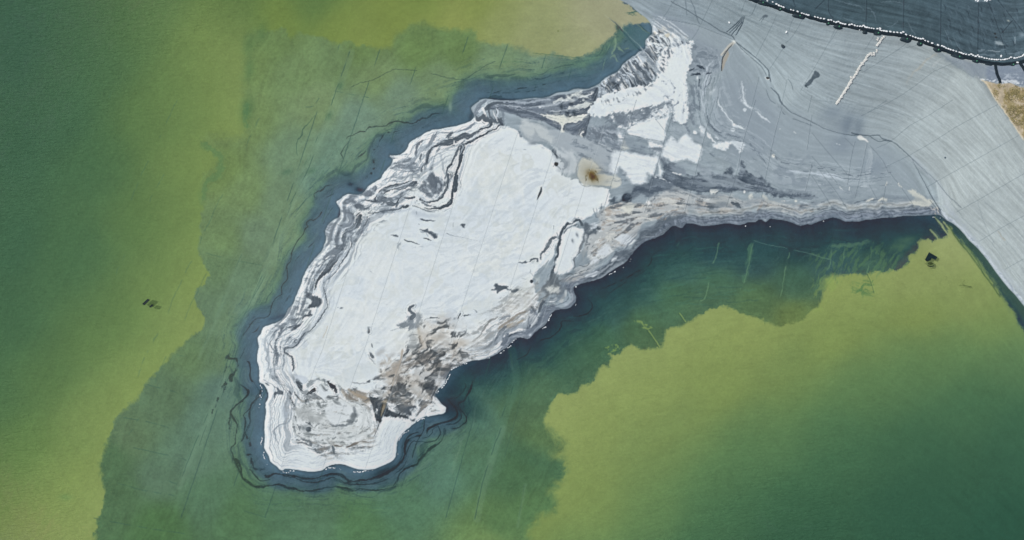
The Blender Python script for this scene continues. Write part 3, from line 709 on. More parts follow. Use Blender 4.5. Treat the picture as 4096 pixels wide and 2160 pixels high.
 for s, w_, c, a in (("G 720,310 850,310 1000,325 1180,335 1350,310 1500,290", 26, '#9aa6b1', .8), ("G 760,340 900,350 1100,385 1250,395 1450,370 1600,350", 8, '#b8c2ca', .7), ("G 850,375 950,372 1080,410 1250,430 1400,470", 8, '#aab5be', .6),
                   ("G 1390,385 1500,370 1600,345 1680,310 1800,290 1900,260 2010,220", [6, 10, 16, 22, 14, 16, 20], W_, .8), ("G 1560,330 1640,290 1700,300 1800,240 1880,200", 30, '#ccd2cf', .75),
                   ("G 1740,400 1850,390 1950,360 2010,340", [40, 70, 44, 14], '#cfd4cf', .85), ("G 1520,440 1620,430 1720,425", 12, W_, .7), ("G 1400,480 1480,500 1560,520 1700,540 1850,520 1960,490", [10, 34, 60, 90, 80, 20], '#d0d3cb', .95), ("G 1650,540 1660,600 1650,680", [110, 40, 24], '#cfd2c9', .95),
                   ("G 1640,690 1680,680", 22, '#d3d5cb', .9), ("G 1900,690 1880,720 1900,750", 24, '#d9dbd2', .95)):
     S(s, w_, c, a, 2.5, 4)
 T("G 1420,330 1700,300 1700,480 1440,460", '#8b96a0', .6, -.1, 9, 30, 80, 14, 47); BL("G 1650,380 1770,330 1720,470 1800,460", 40, 24, 80, N_, .8); T("G 1700,230 2050,190 2000,330 1720,340", '#c6ccca', .8, .05, 10, 18, 30, 8, 49)
 S("G 2080,180 2050,280 2020,400 1980,520 1940,660 1925,760", [50, 46, 30, 24, 20, 14], '#46515c', .9, 2.5, 3); S("G 2120,110 2040,280 1990,450 1930,680", 5, '#bfc8ce', .6, 1.5, 1)
 # the great white flat of the peninsula
 pen = "Z 1100,280 1195,300 1240,306 1300,330 1320,352 1345,360 1385,378 1395,400 1415,440 1455,455 1472,467 1500,468 1530,478 1532,500 1500,530 1450,560 1405,600 1385,650 1340,700 1355,760 1330,850 1200,910 1130,1000 1180,1060 1000,1230 600,1230 590,800 760,500 980,370"
 P(pen, W_, .97, 3, 5, tx=.035)
 sh = "Z 1300,300 1400,320 1500,345 1560,350 1570,400 1545,480 1480,470 1430,440 1400,410 1385,380 1330,345"
 P("G 1160,545 1350,560 1500,620 1620,670 1850,730 1940,770 2350,900 2340,960 2300,1130 2230,1240 2000,1000 1900,990 1830,1080 1820,960 1700,930 1560,850 1440,800 1350,820 1250,810 1180,720", '#a3adb4', .9, 6, 7)
 P("G 1160,540 1300,560 1450,620 1480,700 1560,760 1540,840 1440,800 1340,700 1250,760 1180,680", '#bcc4c6', .85, 9, 8); P("G 1560,850 1620,900 1700,930 1820,950 1830,1180 1760,1200 1650,1190 1560,1080 1540,900", '#bfc7cb', .9, 10, 8)
 S("G 1140,690 1150,730 1170,745", [16, 12, 20], '#737f8a', .8, 3, 3); S("G 1120,700 1180,700 1200,750", 5, G_, .6, 2, 3); BL("G 1310,825", 60, 22, -5, '#7e8a94', .7); BL("G 1205,900", 14, 5, 0, '#8b96a0', .7)
 S("G 1550,910 1570,960 1600,1000", [22, 26, 10], '#49545e', .85, 6, 4); BL("G 1585,1075", 26, 24, 0, '#353f48', .95, 1); S("G 1540,1100 1590,1095 1640,1140", 6, '#5c6872', .8, 2, 3); S("G 1620,960 1640,1010 1690,1080 1660,1130", [12, 30, 50, 20], '#8c979f', .85, 5, 5); BL("G 1720,1070", 40, 60, 10, '#8c979f', .7)
 S("G 1320,640 1340,700 1400,770 1500,810", 6, '#939ea5', .6, 2, 2); S("G 1950,780 2050,800 2120,840 2200,880 2340,915", [10, 14, 20, 10, 6], '#5d6973', .7, 2.5, 3, dash=12); S("G 2090,820 2180,860", 8, '#c9d1d6', .7, 2, 2)
 BL("G 2010,850", 30, 20, 0, '#8b969f', .6); T("G 1940,600 2300,640 2360,880 1950,760", '#6a7580', .75, .02, 8, 18, 40, 20, 53); T("G 2280,380 2480,470 2450,620 2250,640 2120,520", '#727e89', .7, .0, 9, 18, 60, 20, 55)
 # rust-stained puddle ring
 P("G 1855,1080 1885,1010 1920,988 1980,1005 2060,1060 2120,1120 2180,1190 2260,1220 2360,1240 2375,1290 2330,1358 2250,1358 2240,1340 2000,1330 1940,1335 1880,1290 1845,1190", '#bfc1b8', .95, 3, 4, fl=.5)
 S("G 1855,1080 1840,1180 1880,1290 1940,1335 2000,1325", 7, '#8c9498', .8, 2, 2, off=4); S("G 1900,990 1980,1000 2060,1055 2120,1120", 5, '#a3a49c', .7, 2, 2)
 BL("G 2020,1205", 150, 110, 40, '#969380', .8); BL("G 2015,1215", 66, 48, 50, '#6f5a2c', .85); BL("G 2022,1222", 26, 40, -40, '#553a10', .95); BL("G 1990,1190", 12, 26, 10, '#74560f', .7); T("G 1920,1130 2120,1130 2120,1300 1920,1300", '#4d4220', .5, .25, 6, 14, 60, 14, 57)
 P("C 170,890 230,930 260,985 220,1045 150,1040 125,1000", '#c2c7c2', .8, 4, 4); P("C 290,450 330,560 340,590 255,600", '#c4c8c2', .85, 3, 4)
 BL("J 1420,0", 60, 40, 30, '#77633a', .4)
 T("Z 760,560 1000,400 1250,320 1400,420 1500,500 1380,640 1330,800 1100,900 800,1000 700,880", '#b9c4cc', .4, .2, 10, 60, None, 60, 281, .12); T("Z 760,560 1000,400 1250,320 1400,420 1500,500 1380,640 1330,800 1100,900 800,1000 700,880", '#c9cfc9', .5, .16, 60, 90, -50, 60, 283, .2)
 # faint cloudiness in the white flat
 T("Z 900,620 1200,320 1400,500 1300,800 900,1000 750,900", '#c9d4dc', .5, .0, 110, 190, -60, 60, 61, .5); T("Z 900,620 1200,320 1400,500 1300,800 900,1000 750,900", '#dfe3df', .45, .05, 90, 150, -50, 60, 63, .4)
 T("I 1600,200 2500,200 2500,700 2300,1300 1300,1300 1100,900", '#c3cdd3', .5, .22, 14, 90, -25, 60, 65, .12, 1.0)
 # --- western margin: rings of grit and salt
 wm = (land * sstep(150, 90, SD + fbm(MX / 60, MY / 60, 33, 3) * 30) * (MX < 2050) * sstep(1420, 1250, MX - .55 * (1500 - MY)) ).astype(np.float32)
 f = sstep(.35, 1.6, flow) * .35 * wm * sstep(2, 14, SD); col[:] = col * (1 - f[..., None]) + hexc('8f9ba6') * f[..., None]
 f = sstep(.5, 2.2, flow_fine) * .25 * wm; col[:] = col * (1 - f[..., None]) + hexc('9aa6b0') * f[..., None]
 def WM(s, wd, a=.95, c=K_, **k): S(s, wd, c, a, k.pop('soft', 2), k.pop('rough', 2.6), k.pop('rs', 10), **k)
 # thin contour terraces left by the falling water
 wp_ = fbm(MX / 60, MY / 60, 61, 3) * 16 + fbm(MX / 15, MY / 15, 63, 3) * 3.2; lf_ = fbm(MX / 240, MY / 240, 65, 2) * 3
 CB = vnoise((SD + wp_) / 4.2, lf_ + 7, 67); CB2 = vnoise((SD + wp_ * 1.1) / 7.5, lf_ + 31, 69)
 f = wm * sstep(3, 10, SD) * sstep(.15, .55, CB) * .5; col[:] = col * (1 - f[..., None]) + hexc('7a8692') * f[..., None]
 f = wm * sstep(5, 14, SD) * sstep(.3, .6, CB2) * .45; col[:] = col * (1 - f[..., None]) + hexc('59646f') * f[..., None]
 # around the northern cusp (sheet G)
 WM("G 600,480 620,440 640,380 680,340 730,310", [40, 60, 60, 46, 20], .8, '#6b7783'); WM("G 650,440 700,400 740,340", [26, 36, 16], .9, '#c3ccd4'); WM("G 690,400 720,460 740,510", [20, 36, 16], .9, W_)
 WM("G 620,500 640,540 700,500 730,540 790,560 800,600", [20, 46, 60, 70, 56, 20], .9); WM("G 780,380 770,450 800,520 850,560 900,540 920,600", [24, 30, 46, 50, 50, 20], .9, '#5d6872'); WM("G 880,400 860,460 880,530 930,590", [16, 12, 20, 30], .85, '#46515b')
 WM("G 740,400 800,350 900,340 1000,360", [40, 30, 30, 20], .8, K_); WM("G 860,410 880,450 870,500", [30, 24, 16], .9, '#b9c3cb'); WM("G 820,440 850,500 880,560", [10, 12, 10], .8, W_); WM("G 930,420 950,520 935,600", [26, 30, 12], .6, '#6f7b87')
 WM("G 940,600 900,605 860,650 780,680 700,720 620,760 560,800 490,830", [26, 14, 12, 16, 20, 34, 30, 24], .95, '#525d67')
 WM("G 800,570 780,620 700,640 640,680 560,730 480,740 400,770 330,800 200,830 110,860", [30, 34, 30, 34, 60, 70, 60, 90, 66, 24], .95)
 WM("G 600,580 560,620 480,660 400,680 300,700 150,690", [20, 30, 18, 16, 14, 8], .9, '#7d8995'); WM("G 740,600 640,620 560,660 500,690", [12, 16, 14, 10], .9, W_); WM("G 620,730 560,770 520,790", [16, 24, 10], .9, '#c5ced5')
 WM("G 330,700 280,740 250,760", [16, 44, 10], .85, '#5d6872'); WM("G 350,790 345,830", 12, .9, '#d8dcdc'); WM("G 130,870 80,880 40,960 20,1060 0,1120", [10, 14, 30, 20, 16], .95, K_)
 WM("G 480,790 430,830 400,900 360,980 330,1060 280,1120 260,1180 240,1250", [10, 14, 16, 18, 16, 26, 14, 10], .9, '#5f6a74'); WM("G 470,840 440,900 430,1000 420,1060 390,1150 370,1240 380,1330 360,1400", [40, 70, 50, 30, 26, 20, 40, 46], .95, '#4f5a64'); WM("G 430,830 460,870 420,960", [8, 12, 10], .8, '#aeb9c2')
 WM("G 540,840 490,900 470,1000 440,1150 400,1280 380,1358", 18, .7, '#9aa6b2', soft=5); WM("G 560,850 520,900 490,1000 450,1150", 8, .5, '#a5b0bb')
 WM("G 110,740 150,700 210,690", 8, .7, '#8f9ba5')
 # sheet H / I: inner bay
 WM("H 1180,790 1130,830 1110,900 1095,960 1110,990", [16, 34, 22, 26, 10], .9, '#6b7681'); WM("H 1350,690 1310,750 1270,830 1240,870", [10, 50, 30, 8], .85, '#7d8893'); WM("H 1160,960 1150,1020", [26, 18], .8, '#5d6872')
 WM("H 1300,870 1240,950 1225,1050 1180,1100 1160,1160", [14, 30, 20, 16, 24], .95, '#5a6570'); WM("H 1090,1000 1060,1100", 18, .5, G_); WM("H 1020,1140 1050,1160 1080,1165", [6, 26, 10], .9, '#5f6973')
 WM("H 780,1120 900,1150 1040,1170 1150,1210", [6, 8, 10, 8], .7, '#7a848c', rough=1.2); WM("H 830,1270 900,1290 960,1270 1000,1220 1080,1190 1150,1240", [8, 14, 16, 18, 26, 10], .8, '#8e99a3'); WM("H 690,1280 770,1240 900,1200", 14, .7, '#98a3ad')
 WM("H 1290,1050 1260,1180 1290,1300 1350,1358", 30, .5, '#a9b4bd', soft=5); WM("H 1400,960 1420,1060 1430,1150 1480,1230", [14, 30, 34, 14], .6, '#8e9aa4', soft=5)
 WM("H 1530,1080 1480,1130 1520,1200 1500,1280 1490,1358", [10, 14, 14, 30, 26], .95, '#505b65'); WM("H 1580,1180 1570,1260 1590,1320 1570,1400", [16, 24, 46, 24], .95, '#4f5a64')
 P("H 1310,1358 1260,1290 1290,1200 1340,1230 1400,1280 1450,1290 1440,1358", K_, .8, 5, 9)
 P("I 1250,0 1330,0 1420,60 1440,140 1420,200 1350,260 1250,270 1170,220 1130,150 1190,60", '#5f6a75', .9, 6, 9); T("I 1150,0 1440,0 1440,260 1150,260", '#a9b4bc', .7, .15, 9, 26, 60, 16, 67); BL("I 1270,200 1240,100", 14, 12, 0, W_, .8)
 S("I 1420,60 1330,180 1230,240 1100,120", 8, '#8d99a3', .5, 4, 4)
 WM("I 1490,0 1480,120 1440,220 1380,290 1300,320 1220,330 1150,290", [34, 26, 24, 20, 16, 14, 20], .9, '#59646e'); WM("I 1580,20 1570,120 1540,200 1530,290 1500,350 1420,390 1340,410 1200,400", [60, 50, 30, 34, 60, 34, 22, 10], .95, '#525d67')
 WM("I 1520,40 1505,120 1500,180", [14, 20, 14], .8, '#b6c0c8'); WM("I 1130,330 1250,370 1380,400", [40, 20, 14], .7, '#56616b', dash=9); S("I 1060,370 1150,400 1250,440 1330,440", [10, 12, 12, 6], '#66717a', .8, 2, 2); S("I 1080,350 1180,400 1300,425", [12, 20, 8], '#d7dad6', .9, 2, 2)
 WM("I 1080,100 1000,110 900,140 800,150 700,200 620,290", [70, 60, 70, 60, 60, 50], .95, '#535e68'); WM("I 1040,60 960,100 860,130 700,160 600,230", [30, 20, 12, 8, 6], .8, '#c9d2d8', off=-6)
 P("I 580,300 640,250 700,250 760,280 700,320 620,335 560,330 480,320 430,300 500,290", '#505b65', .95, 2, 4); P("I 230,330 280,285 340,280 380,310 330,350 270,355", '#66717c', .9, 4, 5); P("I 340,370 420,330 480,370 460,420 380,410", '#59646f', .9, 3, 5)
 P("I 500,190 560,160 620,120 640,170 600,240 520,270 440,250", '#5f6a76', .9, 3, 5); WM("I 690,200 640,240 620,290", [14, 26, 14], .9, '#b9c3cb', dash=8); BL("I 700,210 660,240 600,210 565,185", 18, 12, 20, '#c3ccd3', .8)
 WM("I 920,250 860,340 800,350 740,330 680,350", [16, 26, 60, 30, 20], .9, '#535e68'); WM("I 1080,265 1010,285 950,270", [30, 34, 8], .9, '#59646e'); WM("I 1000,380 920,390 880,420 780,430 700,440 620,460 530,470", [26, 30, 20, 20, 26, 16, 10], .95, '#59646e')
 WM("I 880,340 860,380", 22, .9, '#59646e'); WM("I 1040,400 950,430 850,440 700,460 560,490", 26, .5, '#a9b4bf', soft=6); WM("I 480,420 520,400", 30, .85, '#5c6771'); S("I 600,400 610,420", 6, '#66717b', .8)
 P("I 1060,420 1150,430 1300,470 1400,450 1300,520 1150,530 1050,470", '#b6c1cb', .7, 10, 6); WM("I 1150,525 1220,550 1330,550", [10, 16, 5], .9, '#5f6a75'); WM("I 1110,440 1110,470", 10, .7, G_)
 S("I 1400,500 1480,460 1530,400", 20, '#bfc8cf', .6, 6, 4)
 # stains on the flat
 P("I 1150,650 1200,660 1250,640 1240,670 1290,700 1340,720 1360,750 1330,770 1290,740 1260,710 1200,680", '#59646e', .95, 2.5, 4); P("I 1640,595 1690,590 1675,615 1690,640 1665,630", '#5d6872', .95, 2, 2.5); P("I 790,725 850,720 885,748 830,742", '#66707a', .95, 2, 2)
 S("I 960,775 1000,800 1060,810 1140,840", [10, 14, 12, 6], '#5b6670', .9, 2, 2.5); S("I 1190,765 1230,770 1280,790", [6, 16, 6], '#4d5862', .9, 2, 2); S("I 1130,590 1140,600", 8, '#7b8690', .8); S("I 1160,690 1220,690 1240,740", 12, '#8b96a0', .7, 4, 4)
 T("I 850,800 1000,840 1180,860 1180,900 900,870", '#9aa6b0', .6, .0, 8, 30, 0, 16, 69); S("I 910,820 880,870 890,900", [6, 34, 10], '#8c98a2', .6, 5, 3); S("I 1550,575 1545,625", 5, '#6b7680', .8); S("I 1470,705 1550,735 1620,745 1860,800", [12, 7, 5, 3], '#7b868e', .7, 1.5, 1)
 P("I 2045,1355 2060,1325 2110,1325 2180,1345 2210,1358 2100,1400", '#59646e', .95, 2.5, 3)
 BL("I 555,1165", 20, 6, 40, '#a9b4bd', .8); BL("K 1405,400", 18, 9, -10, '#5f6a74', .9); BL("K 1360,390", 8, 5, 0, '#8a959e', .8)
 # --- sheet W / K: the long western margin
 WM("W 1480,140 1520,220 1500,290 1420,310 1365,300", [60, 90, 80, 46, 12], .9, '#59646f'); WM("W 1625,200 1600,290 1530,350 1470,380 1435,450 1430,540 1390,600 1330,650", [60, 80, 70, 50, 40, 50, 46, 40], .96, '#4b565f')
 WM("W 1440,130 1470,200 1440,260", 24, .7, '#8b96a1', soft=4); WM("W 1560,250 1520,310 1440,350 1400,380", [6, 10, 12, 8], .9, '#c3cbd2'); WM("W 1590,280 1550,340 1480,370", 6, .8, '#b6bfc7')
 WM("W 1400,350 1370,420 1340,480 1350,540 1360,570 1290,630 1230,670 1190,720", [20, 26, 40, 34, 40, 56, 46, 20], .92, '#59646e'); WM("W 1400,400 1390,470 1420,520", [20, 30, 20], .95, W_)
 WM("W 1335,670 1310,730 1260,790 1230,850 1170,910 1120,960 1100,1010 1085,1080", [50, 76, 80, 66, 46, 26, 34, 14], .96, '#4b565f'); WM("W 1290,690 1200,740 1160,780 1120,800", [20, 12, 10, 8], .8, '#66717c')
 WM("W 1200,740 1150,830 1100,890 1060,960 1040,1040 1010,1110", [8, 10, 12, 12, 16, 8], .8, '#7b8791'); WM("W 1150,850 1090,930 1060,1030 1040,1090", [8, 6, 8, 6], .8, '#66717b'); BL("W 1120,797", 10, 16, 0, '#4d5862', .8); BL("W 1245,475 1280,475", 9, 13, 0, '#7b8791', .7)
 WM("W 1320,330 1300,400 1310,460 1290,560", 40, .6, '#a9b4be', soft=7); WM("W 1250,620 1190,690 1120,760 1080,840", 40, .4, '#b0bac4', soft=7)
 ring = "W 1725,200 1700,280 1650,350 1580,395 1530,430 1520,480 1527,540 1495,610 1460,680 1400,755 1370,820 1320,890 1260,945 1212,990 1195,1060 1210,1150 1238,1230 1232,1300 K 1180,470 1130,550 1080,620 1020,680 950,720 920,770 880,830 830,870 760,880"
 WM(ring, [12, 12, 10, 10, 12, 14, 12, 10, 12, 14, 12, 12, 12, 14, 14, 12, 12, 12, 14, 12, 10, 12, 20, 26, 18, 14, 14], .92, '#626d77')
 for o, c, a, w_ in ((6, '#a8b3bd', .6, 10), (12, '#b4bec7', .55, 14), (-7, '#aeb8c1', .5, 10), (-13, '#c0c9d1', .4, 10)): WM(ring, w_, a, c, off=o)
 WM("W 1570,220 1640,250 1660,300 1610,370 1540,420 1480,470 1470,540 1440,620 1390,700 1340,800 1280,870 1200,950 1150,1020 1140,1100", 12, .35, '#9aa5af', dash=30)
 P("K 985,200 1040,240 1090,260 1130,250 1165,290 1170,340 1120,380 1060,400 1010,390 1030,350 1045,300 1000,260", '#4d5862', .96, 2.5, 5); S("K 1080,190 1110,240 1130,270", [30, 24, 6], W_, .9, 2, 3)
 P("K 1040,430 1050,480 1010,510 970,500 920,520 960,470 1000,460", '#505b65', .95, 2.5, 5); P("K 950,430 1000,420 960,460 920,480", '#66717b', .85, 2.5, 5); P("K 960,550 930,600 880,640 850,675 780,665 830,640 850,600 900,590", '#515c66', .95, 2.5, 5)
 P("K 790,560 840,530 870,540 850,590 800,600", '#66717b', .85, 3, 5); WM("K 840,630 780,630 725,635", [14, 10, 10], .95, '#4d5862'); WM("K 700,640 670,700 650,750 620,780 580,810", [26, 40, 40, 26, 12], .9, '#5c6771', dash=9); WM("K 720,650 800,665 880,650", 8, .8, '#a1acb5')
 WM("K 640,650 540,700 490,770 480,850 510,920 530,1000 530,1080 510,1160", [14, 26, 30, 34, 30, 24, 26, 20], .65, '#98a4ae', soft=5); WM("K 600,680 590,740 560,790", 8, .7, '#6f7a84')
 WM("K 560,790 540,830 570,880 600,930 590,1000 580,1060", [10, 14, 16, 14, 14, 10], .8, '#717c87'); P("K 610,910 660,950 670,980 640,1040 640,1110 620,1060 610,990", '#737e88', .9, 2.5, 4); WM("K 590,930 590,1100 620,1200 680,1280 750,1358", 8, .7, '#7d868d')
 WM("K 760,880 725,895 728,930 780,970 815,1010 825,1070 830,1120 820,1160", [14, 18, 22, 20, 24, 30, 24, 14], .92, '#66717a'); WM("K 860,780 835,800 860,815", 14, .8, '#66717a'); BL("K 760,785 705,675", 8, 12, 0, '#737e88', .8)
 WM("K 700,850 680,950 690,1050 660,1130 700,1230 780,1320", 12, .45, '#a2a6a6', dash=20); WM("K 740,1000 740,1150 800,1230", 10, .4, '#a9a9a4'); WM("K 900,700 950,690 1020,600", [40, 30, 10], .4, '#98a3ac', dash=12); S("K 980,820 950,880", 40, '#b9c4cc', .6, 7, 5)
 P("K 790,1190 870,1220 880,1300 880,1358 850,1290 810,1250", '#8b949a', .7, 4, 5)
 P("M 590,135 630,150 655,180 715,205 700,235 645,232 610,250 590,295 582,240 590,205 625,195 615,165", '#59646e', .95, 2, 3.5); P("M 478,90 520,105 542,130 500,118", '#5a656f', .95, 2, 2); P("M 755,180 800,205 808,245 780,225", '#545f69', .95, 2, 2.5); P("M 810,335 845,365 850,385 815,360", '#59646e', .9, 2, 2)
 for o in (0, 7): WM("M 600,0 640,60 700,110 740,170 790,240 800,300 840,370", 9, .75, '#7d858b', off=o)
 WM("M 720,180 750,250 790,330 800,430 790,520 750,575 690,590 650,610 600,660 600,720 625,800 650,840", [8, 8, 10, 16, 14, 12, 14, 24, 14, 20, 14, 6], .75, '#8b96a0', soft=3); BL("M 740,490 720,420", 36, 60, 10, '#a3aeb8', .8)
 for i in range(9): WM("M %d,340 %d,480 %d,640 %d,760" % (520 + i * 24, 530 + i * 26, 500 + i * 16, 500 + i * 13), 5, .35, '#a3afba', soft=2)
 # south margin layers
 for i in range(12):
     o = i * 5.5 + 6
     WM("M 560,1060 640,1130 720,1120 880,1130 1050,1150 1160,1130 1280,1070 1390,1060 1500,1085 1640,1120 1800,1115 1950,1055 2030,990 2060,900 2090,760 2200,640", 6, .38 if i % 3 else .5, '#9aa7b2' if i % 2 else '#aebac4', off=-o, dash=22, soft=2)
 WM("M 1330,1000 1420,1020 1480,1040", 7, .8, '#7d8892', dash=10); WM("M 820,1010 900,1030 1000,1060 1100,1060 1180,1020 1300,960 1400,940 1500,970", 8, .4, '#98a4ad', dash=30)
 for zz, sd_ in (("n 1560,1440 1700,1380 1830,1380 1920,1440 1860,1560 1760,1640 1640,1680 1520,1640 1500,1560", 201), ("n 1120,1560 1240,1540 1500,1560 1560,1680 1500,1800 1300,1840 1140,1760", 211), ("n 2000,1180 2160,1080 2260,1080 2280,1200 2180,1330 1900,1440 1800,1430", 221)):
  q_ = .45 if sd_ == 221 else 1; T(zz, '#8f9597', .5 * q_, .05, 9, 30, None, 40, sd_); T(zz, '#485056', .7 * q_, .12, 8, 26, None, 40, sd_ + 2); T(zz, '#b5ab9e', .5 * q_, .12, 9, 30, None, 46, sd_ + 4)
 T("n 1380,500 1560,420 1800,330 1830,420 1760,640 1640,800 1560,880 1400,1000 1220,1240 1140,1440 1120,1600 1060,1500 1080,1300 1240,1060 1300,860 1440,720", '#8995a0', .55, .1, 9, 40, None, 20, 231)
 T("n 1380,500 1560,420 1800,330 1830,420 1760,640 1640,800 1560,880 1400,1000 1220,1240 1140,1440 1120,1600 1060,1500 1080,1300 1240,1060 1300,860 1440,720", '#5c6771', .6, .2, 8, 36, None, 20, 233)
 # --- grey swirl in the south
 sw = "M 860,400 960,330 1200,300 1440,300 1600,330 1740,420 1780,540 1760,780 1500,850 1250,860 1080,800 960,780 850,740 800,640 830,500"
 P(sw, '#c3c9c9', .75, 14, 10); T(sw, '#798184', .8, .06, 16, 44, None, 16, 71, .16, 1.2); T(sw, '#d6dcde', .85, .05, 12, 40, None, 16, 73, .14, 1.2)
 P("M 1215,400 1280,350 1400,330 1540,380 1560,440 1500,520 1380,590 1280,590 1230,530 1210,460", '#cfd6d9', .97, 5, 5); P("M 1550,380 1580,400 1570,450 1550,440", '#7f888e', .85, 3, 3); P("M 1560,440 1600,490 1560,560 1480,590 1500,520", '#6f787e', .85, 6, 5)
 WM("M 1230,570 1290,605 1350,615 1430,608 1520,590", [8, 14, 18, 26, 10], .85, '#7b848a', soft=3); P("M 880,420 1000,400 1080,470 1180,460 1200,520 1100,590 1000,560 900,520", '#a9afb0', .8, 10, 9); BL("M 1155,465", 12, 12, 0, '#dde3e6', .9, 1)
 P("M 1110,160 1180,130 1270,160 1320,210 1280,260 1200,290 1130,260 1105,210", '#cdd5d9', .97, 4, 4); P("M 840,0 980,20 990,70 960,110 890,120 850,60", '#c0cad3', .9, 5, 4)
 WM("M 870,60 900,120 950,170 1000,190 1050,190", [40, 70, 60, 60, 40], .9, '#4b565e', dash=20); WM("M 1080,180 1030,210 985,240", [50, 40, 16], .95, '#3d474f'); WM("M 1000,130 1050,80 1120,60 1200,70 1260,100", [40, 50, 30, 40, 40], .7, '#7b858b', dash=12); WM("M 1240,90 1290,130 1330,170 1340,210", [30, 50, 40, 30], .95, '#3f4951', rough=4)
 P("M 1035,240 1070,210 1080,240 1060,280 1040,290", W_, .9, 2, 2); T("M 930,250 1100,250 1110,380 940,370", '#747e84', .8, .05, 8, 18, 50, 14, 75)
 WM("M 850,500 870,560 900,620 920,680 880,700", [20, 40, 50, 40, 14], .75, '#6e777d', dash=9); WM("M 830,600 850,680 880,740", [16, 40, 30], .75, '#7b8489', dash=9); BL("M 1010,655", 32, 34, 0, '#4a545b', .9, 1); BL("M 970,640", 50, 40, 0, '#7b858b', .7); WM("M 970,570 1020,590 1060,615", [10, 16, 6], .8, '#59636a')
 WM("M 860,780 940,770 1000,790 1050,850 1090,910 1140,940 1190,920", [26, 46, 46, 40, 34, 26, 16], .85, '#737c82', dash=9); WM("M 1180,920 1240,875 1290,830", 10, .7, '#8b8f90'); WM("M 1280,840 1320,850 1400,860 1470,865 1550,840 1640,800 1760,815", [34, 26, 16, 14, 24, 14, 8], .8, '#77716a', dash=16)
 WM("M 1300,860 1312,900 1315,960", [30, 34, 4], .85, '#656f76'); WM("M 1450,890 1520,895 1580,890", [10, 16, 6], .5, '#98a0a4'); WM("M 1110,720 1180,715 1240,760", [14, 20, 10], .6, '#8b9498', dash=8); WM("M 1330,720 1420,740 1560,740 1640,650 1680,570", [20, 14, 26, 20, 8], .6, '#8f979a', dash=14)
 BL("M 1735,740", 24, 20, 0, '#8b9294', .8); for_ = None
 P("M 1480,165 1560,190 1700,230 1770,280 1740,335 1620,300 1520,300 1470,250", '#8d867b', .8, 6, 9); WM("M 1500,180 1620,250 1740,300", [30, 40, 30], .6, '#a89a86', soft=5); WM("M 1410,180 1440,240 1470,290", 22, .6, '#b3a999', soft=5)
 for i in range(8): WM("M %d,%d %d,%d %d,%d" % (1500 + i * 14, 300 + i * 4, 1600 + i * 14, 330 + i * 14, 1700 + i * 8, 400 + i * 40), 7, .6, '#8f9698' if i % 2 else '#d0d6d8', dash=14)
 P("M 1755,265 1850,270 1930,310 1965,385 2060,440 2160,470 2230,515 2300,550 2200,525 2090,520 1990,520 1910,515 1870,590 1835,560 1800,500 1825,440 1785,390 1760,330", '#39434b', .95, 3, 7)
 P("M 2070,365 2150,340 2290,348 2312,398 2250,440 2255,490 2160,470 2090,430", '#4e5861', .93, 4, 6); WM("M 1985,330 2060,300 2145,305", [10, 50, 26], .9, '#55595a', dash=10); WM("M 2080,360 2160,330", [8, 10], .95, '#c9d2d8'); WM("M 1990,400 2050,410 2060,440", [40, 34, 14], .9, W_)
 WM("M 1780,390 1800,450 1840,560 1850,640", [14, 10, 10, 4], .8, '#5f6a72', dash=10); P("M 1850,160 1900,150 1950,200 1940,260 1880,260 1840,220", '#c6ced1', .8, 5, 8); WM("M 1850,160 1890,180 1920,160", 20, .8, '#59626a', dash=7)
 WM("M 1940,300 1925,360 1905,430 1885,500", [40, 36, 24, 8], .9, '#857c68', rough=1.2); WM("M 1930,310 1900,420 1885,480", [14, 10, 6], .7, '#4a4026', off=4); WM("M 1945,305 1915,315 1890,325", [26, 26, 14], .9, '#b3a893'); WM("M 1880,500 1850,620 1800,740", [12, 10, 6], .9, '#4d5458', rough=1)
 for i in range(13):
  a0 = i * 1.13; R = 190 + (i * 67) % 330; x = 1330 + R * .95 * math.cos(a0); y = 560 + R * .62 * math.sin(a0); t0 = a0 + 1.57 + .7 * math.sin(i * 2.3); L_ = 60 + (i * 31) % 90
  S("M %d,%d %d,%d %d,%d" % (x - L_ * math.cos(t0), y - L_ * .62 * math.sin(t0), x + 8 * math.cos(a0), y + 8 * math.sin(a0), x + L_ * math.cos(t0), y + L_ * .62 * math.sin(t0)), [4, 14 + (i * 7) % 14, 4], ('#6d767b', '#8b908f', '#9b9388', '#586268')[i % 4], .5, 3, 4, dash=9)
 # dark knot (sheet N)
 P("N 540,50 600,20 660,60 650,110 720,150 820,150 800,215 720,240 650,185 590,195 500,190 470,240 400,290 330,320 300,300 380,230 450,170 500,110", '#5e6164', .9, 6, 12); P("N 730,170 820,150 800,230 740,240 700,200", '#343f48', .9, 3, 6); P("N 560,60 630,50 640,100 560,120", '#454b50', .8, 6, 8)
 P("N 245,305 290,280 350,345 340,390 310,440 285,475 265,440 250,400", '#394249', .95, 3, 9); T("N 150,300 420,300 450,450 180,520", '#4a5258', .8, .12, 7, 24, -60, 14, 77)
 P("N 800,230 880,170 930,190 920,240 880,300 850,380 830,350 770,300", '#67707a', .9, 4, 6); P("N 545,395 640,380 710,430 750,470 740,540 700,555 620,520 570,470", '#3c464f', .93, 4, 9)
 P("N 510,265 560,215 630,192 690,250 700,320 660,370 560,385 500,320", '#ccd3d6', .96, 3, 7); P("N 700,285 790,262 765,350 840,370 825,415 745,420 690,360", '#c9d1d6', .9, 3, 6); P("N 340,370 400,365 480,420 560,470 640,520 600,560 480,520 400,450", '#c5ccce', .9, 5, 6)
 WM("N 520,110 440,200 380,270 310,320", [6, 10, 10, 6], .85, '#ccd3d6'); WM("N 380,500 400,480 380,520", 14, .6, '#8c9496')
